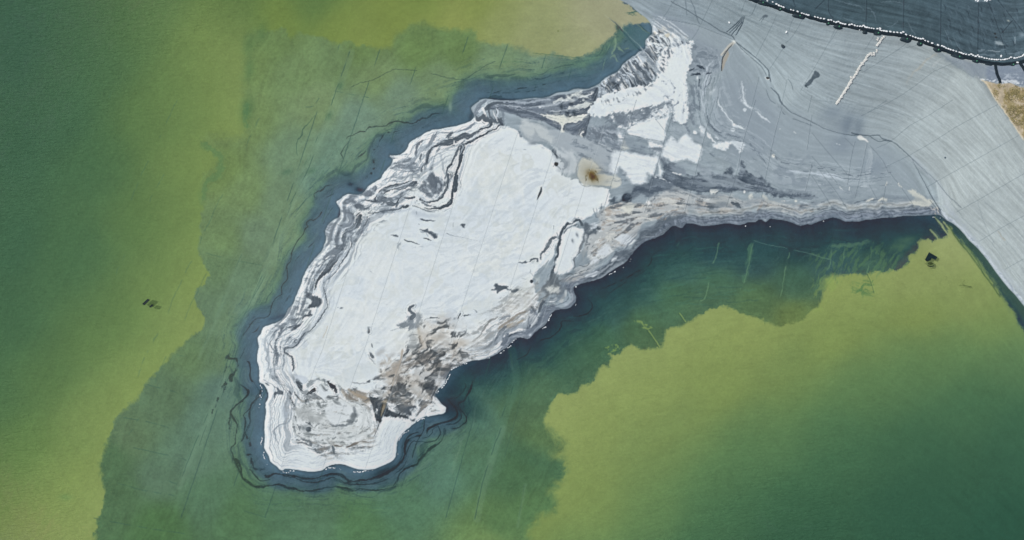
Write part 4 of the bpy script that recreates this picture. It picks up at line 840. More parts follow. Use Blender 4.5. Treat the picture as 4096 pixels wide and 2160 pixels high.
 S("N 340,0 300,150 250,330 180,540", [20, 26, 26, 10], '#b7ada0', .85, 2.5, 2); S("N 350,0 310,120 230,340 170,560", 5, '#4f5557', .7, 2, 1, off=-6); WM("N 390,0 370,50 340,80", [30, 24, 10], .9, '#596269')
 for i in range(16):
     a0 = i * 27 % 140; WM("N %d,%d %d,%d %d,%d" % (180 + a0 * 2.2, 330 - a0, 330 + a0 * 2, 220 - a0 * .7, 520 + a0 * 2, 110 - a0 * .3), [4, 9, 5], .45, ('#8f8a82', '#6b6f72', '#d0d4d3', '#a59a8c')[i % 4], dash=18)
 P("N 200,690 250,700 265,740 220,745 180,720", W_, .9, 3, 4); T("N 0,0 330,0 240,330 0,330", '#b9b2a6', .4, .15, 22, 40, -20, 20, 79); BL("N 80,310 70,350", 60, 12, -5, '#5d666c', .7); BL("N 60,520", 60, 18, 20, '#8b9294', .5)
 BL("L 350,850", 240, 170, -20, '#c9c4ba', .4); BL("L 480,900 500,870", 60, 40, -10, '#a7a59f', .5); BL("L 220,800 260,950", 16, 70, -10, '#b3a894', .6); WM("L 230,880 250,980 290,950", [14, 30, 8], .8, '#7d7a72', dash=7)
 BL("L 1400,480", 180, 120, -20, '#c9c6be', .35); BL("L 650,1000 760,960", 120, 40, -10, '#c9c6bd', .6)
 WM("K 1770,830 1780,870", 12, .8, '#6e777d'); P("K 1745,940 1790,970 1800,1000 1760,990", '#5f686f', .9, 2, 3); WM("K 1725,960 1780,1040 1815,1075", [8, 12, 8], .7, '#8b9397'); BL("K 1900,920 1860,950 2010,970", 40, 26, -30, '#aeb1b0', .6)
 WM("K 1710,1300 1760,1270 1850,1240 1920,1215", [26, 30, 34, 14], .85, '#687077', dash=12); WM("K 1540,1300 1640,1310 1720,1300", [14, 12, 14], .6, '#8a9094'); WM("K 1900,1100 1880,1160 1960,1200 2000,1120", 20, .5, '#94908a', dash=10); T("K 1850,1050 2150,950 2100,1300 1850,1250", '#a19a90', .6, .05, 12, 30, -50, 20, 81)
 P("K 2190,480 2260,520 2290,560 2280,640 2150,650 2080,620 2070,580 2200,550", '#7b858e', .9, 4, 6); WM("K 2270,370 2230,410 2240,440 2280,480 2240,520", [22, 40, 40, 50, 40], .92, '#646f78'); P("K 2320,460 2380,510 2350,600 2330,650 2270,640 2290,560", '#858e95', .85, 5, 6); WM("K 2000,670 2100,650 2260,640", 6, .6, '#8d98a1')
 WM("K 1740,640 1745,690", [6, 20], .9, '#4b565e'); WM("K 2230,740 2270,720 2320,730", 12, .7, '#868d90'); P("K 2200,870 2220,910 2160,975 2150,960 2190,920", '#5c656b', .93, 2, 3)
 kz = "n 1540,1450 1620,1400 1700,1290 1780,1250 1880,1330 1900,1430 1800,1500 1770,1570 1640,1650 1500,1600"
 T(kz, '#94918c', .4, -.12, 28, 40, -35, 60, 261, .4); T(kz, '#b4aa9c', .34, .0, 22, 40, -20, 50, 263, .3); T(kz, '#454c51', .75, .17, 18, 34, -35, 60, 265, .2); T("n 1220,1540 1330,1520 1480,1560 1640,1580 1650,1680 1540,1680 1400,1620 1240,1640 1180,1600", '#5b6266', .6, .12, 15, 30, 20, 30, 267, .2)
 # bottom-right swirl (sheet L)
 for i in range(10):
     o = i * 6
     WM("L 1420,930 1300,1020 1180,1080 1000,1130 850,1150 700,1150", 7, .5, ('#8f9ba5', '#a7a59e', '#7d8892')[i % 3], off=o, dash=26)
     WM("L 1540,610 1400,690 1290,760 1200,850 1130,940 1000,1030 850,1060", 7, .5, ('#8b8d8c', '#a09a90', '#98a4ad')[i % 3], off=-o, dash=22)
 gz = "L 1470,830 1530,780 1560,640 1610,560 1690,620 1730,530 1850,520 1950,540 2050,480 2080,400 2000,330 1990,260 2100,200 2300,140 2450,50 2559,60 2559,120 2420,190 2220,245 2105,290 2125,450 2050,545 1850,590 1790,690 1650,830 1535,925 1400,920 1290,1020 1120,1120 1060,1140 1240,1000 1290,880 1380,840"
 P(gz, '#727d8a', .92, 3, 5); T(gz, '#a3aab2', .5, .1, 5, 50, None, 5, 83); T(gz, '#515c68', .6, .1, 5, 40, None, 5, 85)
 WM("L 1180,660 1090,700 1040,760 1000,830 970,880 900,930", [14, 24, 26, 16, 10, 6], .75, '#8b8d8c'); WM("L 1320,640 1250,670 1200,700", [20, 36, 10], .7, '#7d8690'); WM("L 1520,590 1400,640 1330,700 1240,760 1190,800", [16, 26, 30, 34, 20], .75, '#8d877e'); WM("L 1500,690 1400,740 1300,770 1230,780", [20, 30, 44, 20], .8, '#a39a8b')
 WM("L 1280,780 1230,820 1180,880 1150,950", [20, 34, 30, 14], .8, '#6c7680'); WM("L 1465,800 1380,815 1300,860 1250,940 1180,1030 1080,1110 930,1150", [40, 50, 46, 56, 50, 46, 30], .95, '#cfd8de'); WM("L 1400,830 1320,870 1290,900", [6, 20, 8], .9, '#4a555e', off=-3); WM("L 1330,880 1300,950 1260,1010", [40, 66, 30], .85, '#6b7682', off=12)
 T("L 1520,600 1700,560 1690,660 1600,800 1540,800", '#c4cacd', .85, -.02, 9, 26, -60, 8, 87); T("L 1560,430 1650,420 1700,600 1560,600", '#666e74', .7, .1, 7, 18, 60, 10, 89); WM("L 1560,640 1540,800", 8, .6, '#59636b')
 P("L 1740,240 1850,200 1950,260 1980,330 1920,400 1800,400 1720,340", '#6e767c', .85, 6, 8); P("L 1790,280 1850,250 1930,290 1930,360 1850,370 1780,340", '#c8ccc8', .93, 5, 7); P("L 1840,450 1880,415 1910,440 1850,490 1800,480", '#cbd1d3', .9, 3, 5); P("L 1950,430 1930,470 1960,490 1990,440 2020,350 1990,360", '#b4b9b9', .85, 3, 5)
 WM("L 1730,470 1690,560 1670,600", [26, 30, 16], .85, '#59626b'); BL("L 2000,505", 24, 18, 0, '#aab5c0', .9); WM("L 1660,460 1740,420 1790,390", 8, .8, '#6c757b'); BL("L 1570,875", 20, 20, 0, '#c3ccd6', .8)
 P("L 1160,265 1225,272 1310,305 1320,325 1440,330 1395,352 1320,340 1225,325 1180,378 1165,330 1105,345 1098,328 1140,305", '#626d76', .95, 2.5, 4); BL("L 1590,230", 20, 20, 0, '#4f5a62', .95, 1); WM("L 1570,80 1580,130 1610,165", 5, .8, '#7b868e'); BL("L 1500,200", 26, 5, 10, '#9aa5ad', .6)
 WM("L 735,610 715,640 700,680", [16, 22, 4], .95, '#4b565e'); WM("L 365,665 410,665 470,672", [18, 12, 8], .85, '#626d75'); WM("L 755,645 800,635 850,635", [5, 16, 8], .85, '#5c676f'); BL("L 430,715", 34, 12, -5, '#a3acb2', .8); WM("L 890,570 930,600", [5, 14], .7, '#7b868d'); BL("L 660,680", 16, 12, 0, '#8b969d', .8); WM("L 640,570 690,600", 6, .6, '#b3bdc4')
 P("L 30,1260 100,1050 90,1100 110,1080 60,1160", '#6e7478', .6, 3, 3); WM("L 90,1010 100,1070 60,1110 30,1140", [14, 22, 20, 6], .9, '#59626a'); P("L 100,1040 130,880 200,880 230,950 180,1040 120,1090", '#99a0a3', .6, 9, 9)
 # --- eastern margin (sheet J / C / F)
 mz = "J 1330,700 1480,640 1600,560 1760,380 1900,380 2050,360 2200,200 2559,200 2559,480 2300,500 2050,560 1960,680 1900,840 1700,900 1640,960 1500,1060 1350,1200 1230,1260 1080,1290 1000,1240 1190,1180 1220,1100 1350,1080 1330,900"
 P(mz, '#b4b9ba', .9, 8, 9); T(mz, '#d3d9da', .85, .0, 14, 46, None, 10, 91, .15, 1.1); T(mz, '#656f78', .8, .07, 9, 34, None, 10, 93, .14, 1.1); T(mz, '#a89f94', .55, .2, 7, 40, None, 10, 95, .12, 1.1)
 P("J 1060,700 1100,650 1200,620 1290,640 1325,700 1290,860 1250,950 1190,1010 1200,1090 1150,1170 1000,1200 950,1150 975,1010 1010,850 1030,750", W_, .95, 3, 5, tx=.05)
 gs = "J 2559,480 2400,500 2200,520 2150,620 2000,660 1960,760 1880,880 1750,900 1660,980 1600,1080 1450,1180 1330,1260 1240,1320 1330,1310 1560,1210 1700,1120 1850,1020 1920,920 2050,810 2240,735 2350,650 2485,640 2559,590"
 P(gs, '#5e6973', .9, 4, 6); T(gs, '#8a949d', .6, .1, 7, 30, None, 6, 97); T(gs, '#434e58', .6, .12, 8, 26, None, 6, 99)
 for s in ("J 1650,440 1750,390 1762,480 1700,540", "J 1530,560 1640,500 1660,600 1580,690 1500,640", "J 1720,730 1840,690 1920,670 1940,700 1890,860 1830,840 1760,810 1680,780", "J 1480,930 1590,830 1620,870 1600,950 1500,985", "J 1390,1040 1490,980 1480,1050 1400,1080", "J 1640,1000 1720,970 1700,1020 1650,1030", "J 1340,1230 1440,1160 1470,1200 1380,1240",
           "J 1780,430 1840,370 1890,410 1860,450", "J 2070,340 2120,320 2115,360", "J 1380,600 1500,590 1440,650 1390,640"): P(s, '#ccd4da', .92, 3, 7)
 P("J 1620,560 1680,560 1705,590 1670,610", '#8b949a', .9, 2, 3); WM("J 1620,500 1650,510 1670,530", [8, 26, 10], .9, '#59646d'); S("J 1320,1150 1200,1190 1090,1205", [6, 10, 8], '#5c6468', .8, 2, 2, dash=8); WM("J 1260,1090 1340,1100 1380,1070", 10, .8, '#666f76'); P("J 1040,1240 1200,1220 1330,1160 1230,1260 1060,1300", '#9c9d9c', .7, 5, 5)
 P("J 1620,335 1680,255 1700,300 1770,290 1815,225 1870,225 1905,150 1980,110 2060,100 2130,150 2110,240 2000,235 1900,290 1820,330 1760,370 1690,400 1640,450 1560,490 1590,420 1630,390", '#54606c', .94, 5, 10); BL("J 1830,285", 60, 60, 0, '#2f3a45', .95, 1); BL("J 1990,170", 90, 50, -10, '#4d5a68', .8)
 for s in ("J 1465,510 1425,400", "J 1475,510 1465,400", "J 1490,500 1530,350", "J 1530,480 1530,360"): S(s, [14, 8, 5], '#6e7a84', .7, 3, 2)
 WM("J 1640,430 1560,470 1490,520 1410,550 1340,580", [60, 50, 46, 40, 30], .9, '#5c6772', dash=18); P("J 1280,600 1370,590 1380,640 1340,680 1410,680 1480,640 1460,710 1360,710 1310,660", '#5d6872', .93, 4, 7); BL("J 1500,640", 30, 26, 0, '#59646d', .9, 1); BL("J 1390,620 1400,700", 60, 20, 0, '#646f78', .7)
 WM("J 1290,600 1260,550 1200,560 1170,590 1120,590 1070,650 1035,720 1025,800 1000,880 1000,960 975,1010 960,1080 940,1150 930,1190 900,1260", [30, 34, 26, 16, 22, 30, 26, 22, 26, 22, 24, 16, 30, 40, 16], .95, '#59646d'); WM("J 1230,600 1180,620 1120,650 1080,700", [20, 14, 10, 14], .85, '#646f78'); BL("J 1235,725 1180,795", 14, 26, -20, '#7b868f', .8)
 WM("J 985,745 920,770 880,850 840,910 800,960 790,1020", [18, 40, 44, 30, 14, 14], .85, '#5f6a73'); WM("J 780,1100 740,1090 750,1010 640,1040 580,1060 525,1055", [10, 14, 22, 26, 20, 10], .88, '#69747d', dash=16); WM("J 990,690 1000,760 960,740", [6, 12, 8], .8, '#69747d'); WM("J 945,610 950,650", [12, 6], .7, '#8b969d')
 WM("J 1325,720 1310,800 1270,880 1250,950 1190,1010 1200,1060 1210,1100 1180,1150", [16, 24, 24, 30, 16, 14, 12, 8], .85, '#747d84'); WM("J 1340,900 1290,960 1290,1050", [40, 60, 30], .6, '#99a0a3', soft=6, dash=14); P("J 840,1340 930,1200 1000,1200 1060,1260 1020,1330 1080,1358 830,1358", '#646d74', .8, 5, 9)
 P("J 798,140 808,165 808,195 795,230 770,265 745,306 760,250 785,190", '#3f4a50', .97, 1.5, .8)
 # dark belt
 db = "C 640,920 730,930 760,840 730,700 780,770 870,790 900,880 1040,915 1140,925 1165,880 1210,900 1320,965 1345,890 1470,900 1560,800 1620,860 1620,930 1700,880 1700,760 1735,730 1780,860 1860,920 1980,950 2080,1060 2200,1110 2559,1130 2559,1180 2250,1180 2020,1150 1960,1110 1600,1120 1300,1130 1100,1110 950,1090 800,1110 620,1160 560,1130"
 P(db, '#525e6b', .93, 5, 9); T(db, '#7f8b98', .6, .08, 8, 36, None, 8, 101); T(db, '#46525e', .7, .1, 9, 40, None, 8, 103); BL("C 1730,1000 330,1170 1620,1270", 50, 60, 0, '#404c59', .85)
 P("C 830,800 900,790 1000,830 1040,910 900,880 850,850", '#7f8b97', .8, 5, 6); P("C 1160,760 1340,860 1330,940 1230,900", '#8b97a1', .9, 4, 5)
 WM("C 870,870 920,890 980,900", 10, .9, '#d5dadb'); WM("C 660,925 740,950 850,1000", [10, 10, 6], .8, '#cfd5d8', dash=8)
 bt = "C 900,1060 1050,1120 1300,1170 1560,1130 1700,1200 1960,1180 2060,1230 2300,1270 2559,1240 F 2559,60 2400,180 2100,120 1900,60 1700,90 1500,180 1300,150 1060,110 850,160 700,240 520,270 420,480 260,400 100,550 0,330 0,150 150,30 C 600,1250 700,1170"
 P(bt, '#b2b7b8', .85, 8, 9); T(bt, '#cccec9', .8, .05, 11, 60, None, 8, 105, .15); T(bt, '#a89c90', .6, .12, 6, 70, None, 8, 107, .12); T(bt, '#646e77', .8, .1, 10, 50, None, 8, 109, .14)
 P("C 1325,1110 1360,1075 1415,1090 1400,1120 1350,1140", '#cfd2cc', .95, 2, 5); P("C 560,1240 590,1225 610,1250 580,1265", '#dadbd4', .95, 2, 3); P("F 270,120 340,60 400,60 420,110 330,150", '#cfd1c8', .9, 3, 8); P("C 1790,1150 1830,1120 1845,1190 1800,1200", '#c6c8c1', .9, 3, 4); BL("C 1745,1110", 14, 16, 0, '#d2d4ce', .9, 1); P("C 1340,1190 1450,1140 1560,1160 1540,1290 1450,1300", '#a3aaab', .8, 6, 8)
 WM("C 950,1090 1010,1110 1080,1120 1200,1180 1300,1195", [6, 16, 16, 14, 20], .9, '#cbcfcd'); WM("C 1970,1160 2020,1210 2100,1240 2250,1265 2320,1270", [30, 34, 26, 20, 14], .9, '#bcbfb9'); WM("C 2190,1215 2230,1220", 10, .9, '#d2d2ca'); BL("C 2365,1220", 14, 14, 0, '#cfcfc6', .9, 1)
 for s in ("F 690,230 740,190 850,140 950,110", "F 640,210 760,250 830,190 920,180", "F 1070,180 1250,140 1400,150 1500,190"): WM(s, [6, 16, 8], .8, '#9c9084', dash=14)
 P("F 1300,100 1380,90 1440,130 1430,190 1360,170", '#424e58', .8, 4, 9); WM("F 1600,30 1650,60 1700,90", [30, 50, 26], .8, '#39454f'); S("F 1940,40 1930,80 1900,130", [34, 30, 12], '#857a70', .8, 3, 3)
 # shore strip on the east (layered, combed down the bank)
 ss = "F 420,610 520,480 650,430 760,300 860,250 1050,190 1300,200 1500,200 1760,140 1880,170 1930,120 2060,150 2300,200 2500,230 E 60,180 300,150 700,110 1100,90 1400,70 1540,120 1560,190 1440,180 1190,190 860,212 550,262 410,262 260,210 0,295 F 2420,310 2200,240 2050,225 1910,235 1670,300 1300,312 1080,280 976,338 850,310 620,470"
 P(ss, '#66717e', .9, 4, 5); T(ss, '#8f9aa8', .7, .02, 12, 26, 60, 6, 111); T(ss, '#3f4b57', .45, .2, 12, 22, 55, 6, 113)
 for k, (s, w_, c) in enumerate((("E -300,10 -100,30 0,55 150,55 300,78 460,95 560,60 700,48 860,62 1050,45 1180,60", 24, '#b4bfc5'), ("E -300,60 0,115 200,95 350,150 460,185 560,110 750,90 950,110 1200,75 1420,110", 34, '#55616c'),
                              ("E -200,150 0,200 200,160 330,210 430,235 600,190 800,150 1100,140 1400,130", 40, '#8d99aa'), ("E 0,30 150,25 300,40 460,60 560,20 700,0 900,10", 14, '#606d79'), ("E -100,120 0,140 60,160", 12, '#94826f'))): WM(s, w_, .8, c, dash=14)
 em = (land * sstep(95, 60, SD + fbm(MX / 50, MY / 50, 71, 3) * 14) * (MY > 780) * sstep(2650, 2850, MX) * sstep(3790, 3700, MX)).astype(np.float32)
 ec = ramp(SD + fbm(MX / 34, MY / 34, 73, 4) * 9 + fbm(MX / 110, MY / 110, 79, 2) * 12 + CB * 4 + flow * 1.5, [(0, '62707d'), (7, '8793a0'), (12, '566270'), (19, '919ca9'), (25, '5b6773'), (31, 'a3adb4'), (36, '727d87'), (44, 'b9bebd'), (50, '8e8f8c'), (57, 'bfc4c4'), (66, '8f9aa3'), (78, '78848f'), (92, '93a0a9')])
 f = em * np.clip(.66 - .22 * sstep(.3, 1.5, flow) - .35 * sstep(.0, .5, fbm(MX / 26, MY / 18, 77, 4)), 0, 1); col[:] = col * (1 - f[..., None]) + ec * f[..., None]
 sm = (land * sstep(70, 40, SD + fbm(MX / 50, MY / 50, 75, 3) * 12) * sstep(1850, 2000, MX) * sstep(2800, 2650, MX) * (MY > 780)).astype(np.float32)
 f = sm * sstep(-.1, .45, CB) * .55; col[:] = col * (1 - f[..., None]) + hexc('6a7682') * f[..., None]
 f = sm * sstep(.1, .6, CB2) * .45; col[:] = col * (1 - f[..., None]) + hexc('c3cbd1') * f[..., None]
 for i in range(46):
     x = -420 + i * 44; y = 70 + 60 * math.sin(i * 1.7) - x * .02
     S("E %d,%d %d,%d" % (x, y, x + 60 + (i * 13) % 50, y + 95 + (i * 29) % 60), [3, 8, 4], '#b9c3cb' if i % 2 else '#4a5662', .4, 1.6, 1.2)
 P("D 1150,1075 1220,1070 1270,1110 1340,1160 1400,1200 1450,1235 1400,1285 1240,1280 1170,1225 1250,1205 1225,1150 1165,1100", '#c2c5bd', .95, 3, 6); P("D 640,1225 680,1200 735,1185 745,1200 690,1228", '#cfd0c6', .95, 2, 3); P("D 790,1200 860,1175 905,1185 880,1215 810,1218", '#c9cac0', .95, 2, 5)
 T("E 1430,60 1530,90 1540,190 1450,180", '#cfc9bd', .8, .0, 7, 16, 55, 6, 115)
 P("D 0,860 180,880 330,925 390,972 200,945 0,905 C 2400,885 2250,870 2300,840 2450,855", '#bac6cf', .9, 5, 4); WM("D 20,1005 60,1010 100,1025 170,1010", 8, .8, '#c2cbd0', dash=6); WM("D 335,1050 370,1090", 9, .9, '#cdd3d3'); WM("D 455,1050 450,1090", 9, .8, '#cdd3d3'); WM("D 905,990 895,1030", 11, .9, '#d2d3cb'); WM("D 1040,1010 1080,1055", 16, .95, '#d0d2ca'); WM("D 590,1045 660,1040", 12, .7, '#b9c3c8')
 P("D 550,435 600,430 680,500 665,510 630,480 580,470", '#d5d8d2', .97, 2, 3); BL("D 330,535 300,530", 10, 5, 20, '#c3cccf', .8); WM("D 700,600 710,700 680,850 700,1000", [30, 60, 60, 30], .4, '#b3bec4', soft=8); WM("D 620,900 640,1030", 30, .4, '#b3bec4', soft=7)
 BL("C 2090,675", 18, 24, 0, '#d2d2ca', .9, 1); BL("C 2175,350", 6, 6, 0, '#d8dddf', .9, 1); WM("C 2340,385 2370,405", 8, .8, '#cdd2d2')
 T("n 2400,560 2760,440 2900,620 3100,700 3500,740 3700,800 3600,840 3000,830 2500,820", '#7b8893', .5, .08, 12, 60, None, 30, 241); T("n 2560,200 2900,260 3000,600 3600,700 3800,760 3400,800 2900,800 2600,600", '#a9b5bd', .45, .1, 10, 60, None, 40, 243)
 T("n 2500,160 2780,160 2800,480 2700,700 2480,760 2300,640 2200,430 2400,330", '#8e9aa5', .45, .2, 9, 26, None, 30, 245); T("n 2500,160 2780,160 2800,480 2700,700 2480,760 2300,640 2200,430 2400,330", '#66727e', .5, .3, 8, 22, None, 30, 247)
 for i in range(11):
  lv = "A 1250,640 1330,760 1330,900 1290,1060 1290,1230 1310,1358 C 1330,230 1420,350 1600,430 1780,500 1960,640 2120,760 2300,820 2559,850 D 200,880 450,930 700,930 950,900"
  S(lv, 7, ('#66737f', '#b0bbc3', '#74818c')[i % 3], .5, 2, 3.5, off=(-8 + i * 5.2) * (1 if i % 2 else -.9), dash=26)
 # lines of old water levels on the grey flat
 P("n 2750,180 2764,240 2745,330 2752,478 2700,478 2690,400 2630,420 2560,435 2480,445 2400,470 2350,440 2420,380 2520,350 2620,330 2640,280 2650,230 2700,190", W_, .9, 3, 9, 12, fl=1.6, tx=.04)
 for i in (1, 3, 5): P(WH[i], W_, .86, 9, 6, 14, fl=1.5, tx=.06)
 for s in ("A 760,980 790,1000 830,990", "A 730,1080 760,1140 800,1170 880,1200 900,1240", "A 840,980 900,1060 880,1120 830,1160", "A 840,600 900,650 880,700", "A 900,480 960,570 940,640", "A 880,1300 960,1200 980,1120", "A 1000,1358 1020,1290 1040,1230", "A 700,780 720,800", "A 1020,1020 1050,1060"):
  S(s, [6, 20, 8], '#8591a0', .75, 2.5, 5, rs=8, dash=10)
 T("A 560,1060 700,900 740,640 820,560 900,620 760,900 640,1040", '#5d6873', .7, .1, 8, 18, 50, 8, 271); T("A 0,1220 300,1140 560,1050 600,1100 300,1220 60,1300", '#66717c', .6, .12, 7, 18, 60, 8, 273); T("C 160,150 380,130 560,60 640,40 640,200 500,230 340,300 200,280", '#737f8a', .75, -.02, 9, 18, -30, 10, 275)
 for s, w_ in (("C 1290,0 1300,120 1310,250 1340,310 1420,380 1530,410 1620,440 1720,460 1790,520 1880,590 1960,660 2020,730", [14, 10, 20, 16, 14, 18, 14, 16, 12, 10, 12, 14]), ("C 1200,0 1210,120 1240,200", 12), ("C 1310,290 1400,390 1500,450 1600,470 1740,520", 10), ("C 2120,680 2160,740 2300,770 2559,805", 12), ("C 1250,590 1310,640 1380,680", 10),
               ("D 0,790 60,820 180,825 300,860 420,900 540,915 700,890 850,890 950,870", 12), ("C 1730,560 1850,600 1960,700 2000,760", 8), ("A 1340,900 1330,1000 1260,1070 1260,1150 1290,1250 1290,1358", 9)):
     S(s, w_, '#5e6b78', .6, 2.2, 2.5, dash=18)
 for i in range(7): S("C 2040,%d 2150,%d 2300,%d 2559,%d" % (960 + i * 22, 1040 + i * 18, 1090 + i * 14, 1100 + i * 12), 7, '#697683', .4, 2.4, 2, dash=30)
 T("C 1750,400 2559,600 2559,1100 2150,1050 1900,800", '#7f8c98', .5, .05, 40, 90, 20, 40, 117, .25); T("A 1100,520 1450,600 1440,900 1060,900", '#66737f', .5, .12, 14, 24, -20, 16, 119)
 for s in ("A 1180,790 1230,810 1260,830", "A 1100,900 1180,895 1210,905", "A 1290,890 1340,880", "A 1200,960 1190,1040", "A 1080,850 1130,830"): WM(s, [14, 34, 14], .85, '#3f4b57', soft=4)
 T("A 1080,1000 1250,900 1250,1358 1080,1358", '#6f7c88', .7, .05, 14, 26, 70, 14, 121)
 # liner folds and cracks
 def CR(s, w_, a=.7, c='#56646e', **k): S(s, w_, c, a, 1.6, k.pop('rough', 1.2), **k)
 CR("A 860,15 900,45 1050,120 1160,190 1330,290 1450,370 1540,410 1600,440 1640,500 1720,570 1850,670 1950,760 2030,850 2045,930 2062,985", [9, 9, 10, 10, 10, 10, 12, 14, 12, 12, 13, 13, 16, 20, 14], .72, rel=.05)
 CR("A 1640,510 1760,640 1880,740 1970,830 2010,910", 8, .7); CR("A 2060,1060 2150,1140 2175,1220 2240,1290 2300,1350 C 2420,200 2559,265 D 100,320 200,360 400,415 550,422 700,430 800,425 850,465 960,500 1050,560 1180,680 1300,790 1420,900 1500,980", [12, 20, 22, 12, 10, 10, 10, 8, 9, 10, 16, 12, 16, 14, 14, 12, 10, 9, 8], .62)
 CR("D 700,440 800,500 870,490 950,495", 9, .8); CR("D 480,400 560,415", 14, .8); CR("A 2000,1060 2050,1200 2140,1270 C 2200,140 2280,210 2400,250 2559,310", 8, .6, dash=14); CR("A 2270,950 2310,1010 2330,1080", 8, .6)
 CR("D 1200,700 1300,890 1380,1040 1460,1190 1560,1350", [5, 7, 9, 11, 12], .85); S("D 1210,700 1420,900 1550,1060 1700,1358", 60, '#a7b2bd', .35, 10, 4); CR("D 1500,970 1620,1130 1760,1260 1800,1300", 8, .6)
 for a_, b_ in (((1735, 185), (1530, 385)), ((1742, 188), (1560, 400)), ((1748, 190), (1590, 420)), ((1753, 185), (1640, 425))): CR("A %d,%d %d,%d %d,%d" % (*a_, (a_[0] + b_[0]) / 2 + 12, (a_[1] + b_[1]) / 2 + 4, *b_), [3, 14, 9], .8, '#4a5864', rel=-.05)
 P("A 1600,505 1625,525 1560,590 1500,650 1460,670 1450,650 1500,600 1550,540", '#b7b5ad', .9, 2, 2.5); P("A 1545,610 1550,680 1520,750 1480,850 1465,850 1475,740 1510,660", '#a29c90', .9, 2, 2.5); S("A 1590,550 1530,620 1490,680 1470,760 1466,855", [6, 10, 12, 12, 8], '#2f3b42', .92, 1.8, 1.2); S("A 1600,530 1540,590 1480,660", 6, '#3a464e', .8)
 BL("A 1620,500", 26, 16, 20, '#d0d5d5', .85); S("A 1640,530 1760,650 1900,720", 6, '#c0c9cc', .5, 2, 2); S("A 1030,10 1050,180", 9, '#76838d', .7, 3, 1.5); S("A 1090,0 1140,100 1160,180 1200,290", 10, '#6f7c86', .7, 3, 1.5); S("A 890,10 1000,0", 12, '#87939b', .5)
 BL("A 2025,945", 22, 14, 20, '#30393f', .95, 1); S("A 1990,935 2020,960 2045,955", 8, '#cdd3d2', .9)
 # rolls are welded along these lines
 SE = ["D 600,190 760,100 900,0", "D 780,580 960,490 1180,310 1400,190 1700,0", "D 915,795 1180,665 1500,480 1740,325 2240,55", "D 1390,1050 1510,980 1850,790 2200,595 2490,430", "D 1750,1350 2000,1210 2559,890", "E 2020,500 2280,340 2559,190", "E 2330,835 2559,710", "B 600,880 1010,620 1150,510", "B 1010,605 1280,545", "B 1500,850 1800,720",
       "B 0,870 200,520 280,350", "B 210,520 320,345", "B 640,600 750,430", "B 1560,640 1720,780 1950,930", "D 1180,680 1400,900", "A 735,260 880,35 905,0", "A 1110,470 1190,350 1355,0", "A 1880,690 2060,340 2130,190", "A 1830,1300 1920,930", "A 2180,1300 2260,960", "A 2240,520 2330,430 2450,230", "A 2270,430 2290,330 2340,210", "A 2050,830 2200,600 2210,560", "A 1700,160 1760,0", "A 1830,180 1890,40", "A 1750,190 1830,180 1890,40", "A 2420,1100 2559,860", "B 680,1358 1080,1150 1500,840"]
 for s in SE: S(s, 6, '#67757e', .6, 1.5, .8, rel=.012)
 for s in ("D 520,500 470,720 430,1020", "D 665,520 600,850 520,1180", "D 0,400 200,640 420,890", "D 80,830 150,930 300,1120 430,1330", "D 500,560 400,460", "D 900,1000 850,1250", "D 940,880 1080,1060 1280,1350", "D 700,550 860,740 920,880", "D 160,830 300,1000", "D 0,680 130,830", "D 690,1020 780,1190", "D 0,920 140,1130 260,1330",
           "C 2200,80 2100,460 1950,1180", "C 1880,0 1730,500 1640,930 1520,1300", "C 1390,0 1290,330 1150,900 1020,1358", "C 880,150 770,520 650,930 540,1358", "C 440,0 320,380 170,900 30,1358", "C 2559,780 2480,1100", "C 2559,180 2500,600", "C 340,415 540,465 745,500", "C 670,230 780,365", "A 1440,1050 1400,1300", "A 2510,1358 2559,1150"):
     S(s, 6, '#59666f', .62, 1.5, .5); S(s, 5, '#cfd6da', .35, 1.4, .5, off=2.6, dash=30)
 for k in range(-4, 6):
     x = 1537 + k * 168
     for y0, y1 in ((500, 2000),):
         s = "n " + " ".join("%.0f,%.0f" % (x - (.32 + .02 * (y > 1400)) * (y - 1150) + (2 if k == 1 else 0), y) for y in range(y0, y1, 75))
         gate = land * (SD > 3) * (MX < 2420) * sstep(60, 0, (MX - 2420))
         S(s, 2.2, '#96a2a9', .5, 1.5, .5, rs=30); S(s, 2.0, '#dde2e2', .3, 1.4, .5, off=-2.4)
 gate = land
 S("K 1240,620 1200,720 1180,760", 8, '#c3bba9', .8); S("J 1190,0 1080,420 940,900 830,1330", 3.5, '#b1bbc1', .6, 1.4, .5); S("J 1150,0 1020,460 950,690 840,940 730,1358", 3.5, '#b1bbc1', .6, 1.4, .5)
 for x, y, r in ((1895, 810, 30), (1790, 1158, 16), (1440, 705, 17), (1515, 465, 16)):
     S("I " + " ".join("%.0f,%.0f" % (x + r * math.cos(t), y + r * math.sin(t)) for t in np.linspace(0, 6.28, 13)), 4, '#b7c1c6', .8, 1.4, .3)
 for sh_, x, y, rx, ry in (("C", 762, 503, 20, 16), ("C", 318, 397, 14, 16), ("C", 795, 415, 20, 42), ("J", 870, 945, 34, 26), ("D", 90, 270, 30, 50), ("A", 2150, 670, 24, 24), ("B", 1480, 800, 40, 30), ("D", 2145, 612, 16, 16), ("D", 2255, 550, 16, 16), ("A", 1808, 1030, 16, 30), ("A", 1790, 860, 20, 20)):
     S(sh_ + " " + " ".join("%.0f,%.0f" % (x + rx * math.cos(t), y + ry * math.sin(t)) for t in np.linspace(0, 6.28, 13)), 5, '#8c9aa2', .75, 1.4, .3)
 # stains
 P("A 1990,178 2025,180 2020,205 1975,210 1960,200", '#6c7882', .9, 2, 2); S("A 1965,205 1920,250", 7, '#6c7882', .8); S("A 1975,212 1945,268", 7, '#6c7882', .8); S("A 1985,212 1960,245", 6, '#6c7882', .6)
